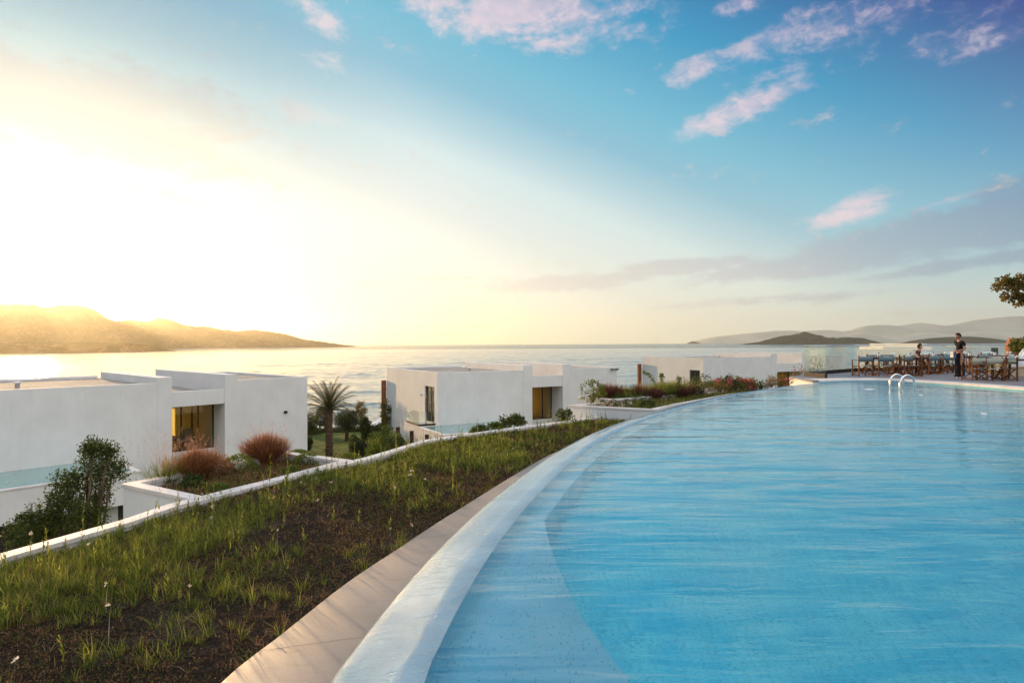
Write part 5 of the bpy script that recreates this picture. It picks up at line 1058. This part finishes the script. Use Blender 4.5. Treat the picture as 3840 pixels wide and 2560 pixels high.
def hair_cap(c, R, yaw, pitch, parent, mat, low=.0, longh=0.):
    n = 2600; d = RS.normal(size=(n, 3)); d /= np.linalg.norm(d, axis=1)[:, None]; k = (d[:, 2] > .45) | ((d[:, 0] < .25) & (d[:, 2] > low)) ; k &= ~((d[:, 0] > .55) & (d[:, 2] < .55)); d = d[k]; n = len(d)
    p = d*np.array((.104, .082, .124))*R; M = np.array(Matrix.Rotation(yaw, 3, 'Z') @ Matrix.Rotation(pitch, 3, 'Y')); p = p@M.T+np.array(c); dd = d@M.T
    V, f = leaves(p, .016, .8, -.1, dd*.5)
    nu, nv = 20, 12; V2 = []; 
    for j in range(nv+1):
        ph = math.pi*.62*j/nv
        for i in range(nu):
            th = 2*math.pi*i/nu; x = math.sin(ph)*math.cos(th); y = math.sin(ph)*math.sin(th); z = math.cos(ph); q = ph
            if x > .3 and z < .42: z2 = .42; sc_ = math.sqrt(max(0, 1-z2*z2)); x, y, z = x/max(.01, math.hypot(x, y))*sc_, y/max(.01, math.hypot(x, y))*sc_, z2
            V2.append((x*.103*R, y*.081*R, z*.124*R))
    V2 = np.array(V2)@M.T+np.array(c); F2 = np.array([(j*nu+i, j*nu+(i+1) % nu, (j+1)*nu+(i+1) % nu, (j+1)*nu+i) for j in range(nv) for i in range(nu)])
    return mesh('hair', *merge([(V, f), (V2, F2)]), mat, parent)
def hand(base, wrist, dirv, palm_n, curl=.6, mir=1):
    """palm plus five finger chains for the skin modifier: returns verts, edges, radii to graft on vertex index base"""
    d = Vector(dirv).normalized(); nrm = Vector(palm_n).normalized(); s = d.cross(nrm).normalized()*mir; w = Vector(wrist); V = [tuple(w+d*.045), tuple(w+d*.085)]; E_ = [(base, 'a0'), ('a0', 'a1')]; R_ = [(.036, .02), (.038, .016)]
    return V, R_, d, nrm, s, w
def fingers(parent, wrist, dirv, palm_n, mir=1, curl=.55):
    d = Vector(dirv).normalized(); nrm = Vector(palm_n).normalized(); s = d.cross(nrm).normalized()*mir; w = Vector(wrist); V = [w, w+d*.05]; E_ = [(0, 1)]; R_ = [.026, .03]
    for k, (off, ln) in enumerate([(-.030, .072), (-.010, .082), (.010, .076), (.029, .060)]):
        p = w+d*.082+s*off; V.append(p); a = len(V)-1; E_.append((1, a)); R_.append(.012); cd_ = d.copy()
        for j in range(3): cd_ = (cd_+nrm*curl).normalized(); p = p+cd_*ln/3*1.1; V.append(p); E_.append((len(V)-2, len(V)-1)); R_.append(.0095-.001*j)
    p = w+d*.035-s*.035; V.append(p); E_.append((1, len(V)-1)); R_.append(.013); td = (d*.7-s*.6+nrm*.4).normalized()
    for j in range(2): p = p+td*.03; V.append(p); E_.append((len(V)-2, len(V)-1)); R_.append(.0105-.001*j)
    return V, E_, R_
def person_stand():
    q = T(3597, 23.9); o = empty('person', (q[0], q[1], 0), 0.); tag(o, 'standing waiter in black T-shirt and long black apron looking down at his hands', 'person')
    # faces -x (to the left); y is depth
    J = dict(pel=(0.03, 0, .93), bel=(0.02, 0, 1.06), chest=(.035, 0, 1.26), up=(.03, 0, 1.40), neck=(.005, 0, 1.50), hb=(-.02, 0, 1.545),
             sh1=(.03, -.17, 1.40), el1=(.07, -.22, 1.12), wr1=(-.15, -.13, 1.06), sh2=(.04, .17, 1.40), el2=(.13, .23, 1.13), wr2=(-.08, .12, 1.05),
             hp1=(.02, -.09, .90), kn1=(.0, -.10, .50), an1=(.05, -.10, .09), to1=(-.11, -.11, .03), hp2=(.03, .09, .90), kn2=(.02, .10, .50), an2=(.09, .11, .09), to2=(-.06, .12, .03))
    E_ = [('pel', 'bel'), ('bel', 'chest'), ('chest', 'up'), ('up', 'neck'), ('neck', 'hb'), ('up', 'sh1'), ('sh1', 'el1'), ('el1', 'wr1'), ('up', 'sh2'), ('sh2', 'el2'), ('el2', 'wr2'), ('pel', 'hp1'), ('hp1', 'kn1'), ('kn1', 'an1'), ('an1', 'to1'), ('pel', 'hp2'), ('hp2', 'kn2'), ('kn2', 'an2'), ('an2', 'to2')]
    R_ = dict(pel=(.11, .10), bel=(.105, .095), chest=(.12, .10), up=(.085, .075), neck=.052, hb=.05, sh1=.058, el1=.040, wr1=.026, sh2=.058, el2=.040, wr2=.026, hp1=.09, kn1=.058, an1=.036, to1=.03, hp2=.09, kn2=.058, an2=.036, to2=.03)
    K = list(J); V = [J[k] for k in K]; E2 = [(K.index(a), K.index(b)) for a, b in E_]; RR = [R_[k] for k in K]
    for (wr, el, mir) in (('wr1', 'el1', 1), ('wr2', 'el2', -1)):
        d = Vector(J[wr])-Vector(J[el]); v, e, r = fingers(None, J[wr], d, (.1, .25*mir, -1), mir); b = len(V)-1
        for k in range(1, len(v)): V.append(tuple(v[k]))
        E2 += [(K.index(wr) if a == 0 else b+a, b+b_) for a, b_ in e]; RR += r[1:]
    skin_body('body', V, E2, RR, SKIN, o, 0, 2)
    head_mesh((-.045, 0, 1.635), 1.0, math.pi, -.0, 'head', o, SKIN).rotation_euler = (0, 0, 0)
    hair_cap((-.035, 0, 1.645), 1.0, math.pi, .1, o, HAIR, -.25)
    sv = [(.03, 0, .98), (.02, 0, 1.08), (.035, 0, 1.26), (.03, 0, 1.40), (.01, 0, 1.475), (.03, -.175, 1.40), (.055, -.205, 1.24), (.04, .175, 1.40), (.085, .205, 1.25)]
    skin_body('t_shirt', sv, [(0, 1), (1, 2), (2, 3), (3, 4), (3, 5), (5, 6), (3, 7), (7, 8)], [(.135, .115), (.128, .112), (.15, .122), (.12, .09), (.062, .062), .076, .070, .076, .070], BLACKC, o, 0, 2)
    g = G(); prof = [(.96, .150, .135), (.85, .165, .15), (.6, .155, .15), (.3, .15, .155), (.10, .155, .165), (.06, .15, .16)]; N = 28; vs_ = []
    for (z, a, b) in prof: vs_ += [(.03+a*math.cos(2*math.pi*k/N)*(1+.04*math.sin(6*2*math.pi*k/N)*(1-z)), b*math.sin(2*math.pi*k/N)*(1+.05*math.sin(5*2*math.pi*k/N+z*3)*(1-z)), z) for k in range(N)]
    g.add(vs_, [(i*N+k, i*N+(k+1) % N, (i+1)*N+(k+1) % N, (i+1)*N+k) for i in range(len(prof)-1) for k in range(N)]+[tuple(range(N)), tuple((len(prof)-1)*N+k for k in range(N))[::-1]]); g.build('long_apron', BLACKC, o, True)
    for s_, x in ((-.10, -.02), (.11, .03)):
        g = G(); g.box(x-.17, x+.10, s_-.045, s_+.045, 0, .018); g.build('shoe_sole', PORC, o, bevel=.006); g = G(); g.box(x-.165, x+.095, s_-.043, s_+.043, .0185, .085); g.build('shoe', BLACKC, o, bevel=.03)
    w = o.matrix_basis; p = Vector((q[0]-.235, q[1]+.0, 1.0)); c = empty('serving_cloth', p); g = G(); g.box(-.06, .06, -.10, .10, -.22, .03); g.build('folds', plain('blue_cloth', (.10, .13, .24), .9), c, bevel=.03); g = G(); g.box(-.065, -.061, -.09, .09, -.2, .02); g.build('hem', LINEN, c); tag(c, 'dark blue cloth held in the hands of the waiter', 'cloth')
person_stand()
def person_sit():
    q = T(3448, 27.35); o = empty('person', (q[0], q[1], 0), math.radians(200)); tag(o, 'seated woman with dark hair reading a menu behind the tables', 'person')
    # faces +y in local space before rotation
    J = [(0, 0, .52), (0, .0, .66), (0, -.02, .88), (0, -.01, 1.0), (0, .02, 1.08), (0, .035, 1.13), (-.16, -.01, .99), (-.22, .06, .74), (-.10, .30, .80), (.16, -.01, .99), (.22, .06, .74), (.10, .30, .80), (-.09, .05, .51), (-.11, .42, .52), (-.11, .44, .09), (-.11, .56, .04), (.09, .05, .51), (.11, .42, .52), (.11, .44, .09), (.11, .56, .04)]
    E_ = [(0, 1), (1, 2), (2, 3), (3, 4), (4, 5), (3, 6), (6, 7), (7, 8), (3, 9), (9, 10), (10, 11), (0, 12), (12, 13), (13, 14), (14, 15), (0, 16), (16, 17), (17, 18), (18, 19)]
    R_ = [(.13, .11), (.105, .09), (.115, .085), (.075, .065), .045, .044, .05, .036, .023, .05, .036, .023, .085, .055, .034, .026, .085, .055, .034, .026]
    V = list(J); E2 = list(E_); RR = list(R_)
    for wi, el, mir in ((8, 7, 1), (11, 10, -1)):
        v, e, r = fingers(None, J[wi], Vector(J[wi])-Vector(J[el]), (0, .1, -1), mir); b = len(V)-1; V += [tuple(k) for k in v[1:]]; E2 += [(wi if a == 0 else b+a, b+b_) for a, b_ in e]; RR += r[1:]
    skin_body('body', V, E2, RR, SKIN, o, 0, 2); head_mesh((0, .04, 1.20), .93, math.pi/2, 0, 'head', o, SKIN); hair_cap((0, .03, 1.21), 1.02, math.pi/2, 0, o, HAIR, -.75)
    skin_body('dress', [(0, 0, .55), (0, 0, .68), (0, -.02, .88), (0, -.01, .99), (-.16, -.01, .985), (-.2, .03, .84), (.16, -.01, .985), (.2, .03, .84)], [(0, 1), (1, 2), (2, 3), (3, 4), (4, 5), (3, 6), (6, 7)], [(.15, .13), (.125, .11), (.135, .105), (.10, .075), .062, .052, .062, .052], plain('brown_cloth', (.09, .035, .025), .9), o, 0, 2)
    a = T(3466, 27.0); m_ = empty('menu_card', (a[0], a[1], .86), .2); g = G(); g.box(-.16, .0, -.004, .004, 0, .26); g.build('page', LINEN, m_); g = G(); g.bar((0, 0, 0), (0, 0, .26), .006); g.bar((0.0, 0, .13), (.15, .05, .13), .005, .25); g.build('cover', PORC, m_); tag(m_, 'open white menu card in front of the seated woman', 'menu')
person_sit()
# urn, plant, stone bench with loungers at the right edge
def urn():
    a = T(3806, 31.5); o = empty('terracotta_urn', (a[0], a[1], 0)); g = G(); g.lathe([(.22, 0), (.30, .3), (.40, .8), (.42, 1.1), (.34, 1.42), (.24, 1.52), (.28, 1.60), (.22, 1.6)], (0, 0, 0), 24); g.build('body', TERRA, o, True)
    g = G(); g.lathe([(.2, 1.48), (.19, 1.5)], (0, 0, 0), 16); g.build('soil', SOIL, o); tag(o, 'tall terracotta urn near the right end of the balustrade', 'urn')
    a = T(3836, 25.5); leafy_bush((a[0], a[1], .75), .42, .85, 'leafy plant in front of the terracotta urn', 1500, .10, L_BRIGHT, stems=10, ncl=36, clr=.16)
    a = T(3800, 26.5); o = empty('stone_bench', (a[0], a[1], 0), -.1); g = G(); g.box(-.85, 1.6, -.4, .5, 0, .66); g.build('base', SANDST, o, bevel=.02); g = G(); g.box(-.9, 1.65, -.44, .54, .661, .74); g.build('seat', COPING, o, bevel=.01); tag(o, 'beige stone bench block behind the right hand table', 'bench')
    for k, (px, Y, lb) in enumerate([(3818, 25.2, 'grey conical cushion roll leaning on the stone bench'), (3834, 24.6, 'second conical cushion roll by the right edge')]):
        a = T(px, Y); o = empty('cushion_roll', (a[0], a[1], .0)); g = G(); dx = .42-.1*k; g.tube([(-dx*.6, 0, .02), (0, 0, .5), (dx*.7, 0, 1.12)], [.24, .18, .06], 14); g.build('roll', LINEN, o, True); g = G(); g.tube([(dx*.69, 0, 1.11), (dx*.74, 0, 1.17)], [.055, .03], 10); g.build('tip', CUSH, o); tag(o, lb, 'cushion')
    a = T(3800, 23.9); o = empty('low_wall', (a[0], a[1], 0)); g = G(); g.box(-.35, 3.2, 0, .35, 0, .38); g.build('wall_body', SANDST, o, bevel=.02); g = G(); g.box(-.38, 3.24, -.03, .38, .381, .42); g.build('coping', SANDST, o); tag(o, 'low sunlit stone wall under the right hand table', 'wall')
urn()
def fig_tree():
    a = T(3960, 20.5); o = empty('fig_tree', (a[0], a[1], 0)); tk = G(); tk.tube([(0, 0, -.2), (-.1, 0, 1.2), (-.2, .1, 2.4)], [.2, .16, .12], 10); P_ = []; D_ = []; b = np.array((a[0], a[1], 0))
    lobes = [(3760, 1062, 20), (3785, 1052, 22), (3810, 1066, 22), (3745, 1075, 14), (3835, 1045, 26), (3800, 1085, 18), (3850, 1080, 30), (3790, 1115, 14), (3815, 1120, 22), (3840, 1130, 24), (3775, 1110, 9), (3895, 1075, 36), (3900, 1120, 34), (4010, 1000, 90), (4050, 1100, 80), (4030, 900, 80), (4120, 960, 100), (4040, 1180, 45)]
    for (x, y, r) in lobes:
        c = PY(x, y, 20.5+RS.uniform(-.3, .3))-b; rr = r*20.5/FL; p, d = clumps(c, (rr*1.15, rr*1.3, rr*.75), max(4, int(r*.42)), 18, .12, hollow=.2); P_.append(p); D_.append(d); tk.tube([(-.2, .1, 2.3), tuple((c+np.array((-.2, .1, 2.3)))/2+np.array((0, 0, .15))), tuple(c)], [.06, .035, .008], 5)
    tk.build('trunk', BARK, o, True); V, f = leaves(np.concatenate(P_), .105, .75, -.1, np.concatenate(D_)); mesh('crown', V, f, L_ORANGE, o); tag(o, 'broad leaved tree reaching into the photo at the upper right', 'tree')
fig_tree()

# ------------------------------------------------------------------ evening haze
def haze():
    g = G(); g.box(-15900, 15900, -1900, 13900, ZS-1.2, 580); m_ = bpy.data.materials.new('haze'); m_.use_nodes = True; n = NT(m_.node_tree); out = n.n('ShaderNodeOutputMaterial'); v = n.n('ShaderNodeVolumePrincipled')
    v.inputs['Color'].default_value = (1, .95, .80, 1); v.inputs['Density'].default_value = HAZE; v.inputs['Anisotropy'].default_value = .73; n.l(v.outputs[0], out.inputs['Volume']); tag(g.build('haze', m_), 'thin warm evening haze over sea and hills', 'haze', kind='stuff')
HAZE = 5.2e-5
haze()
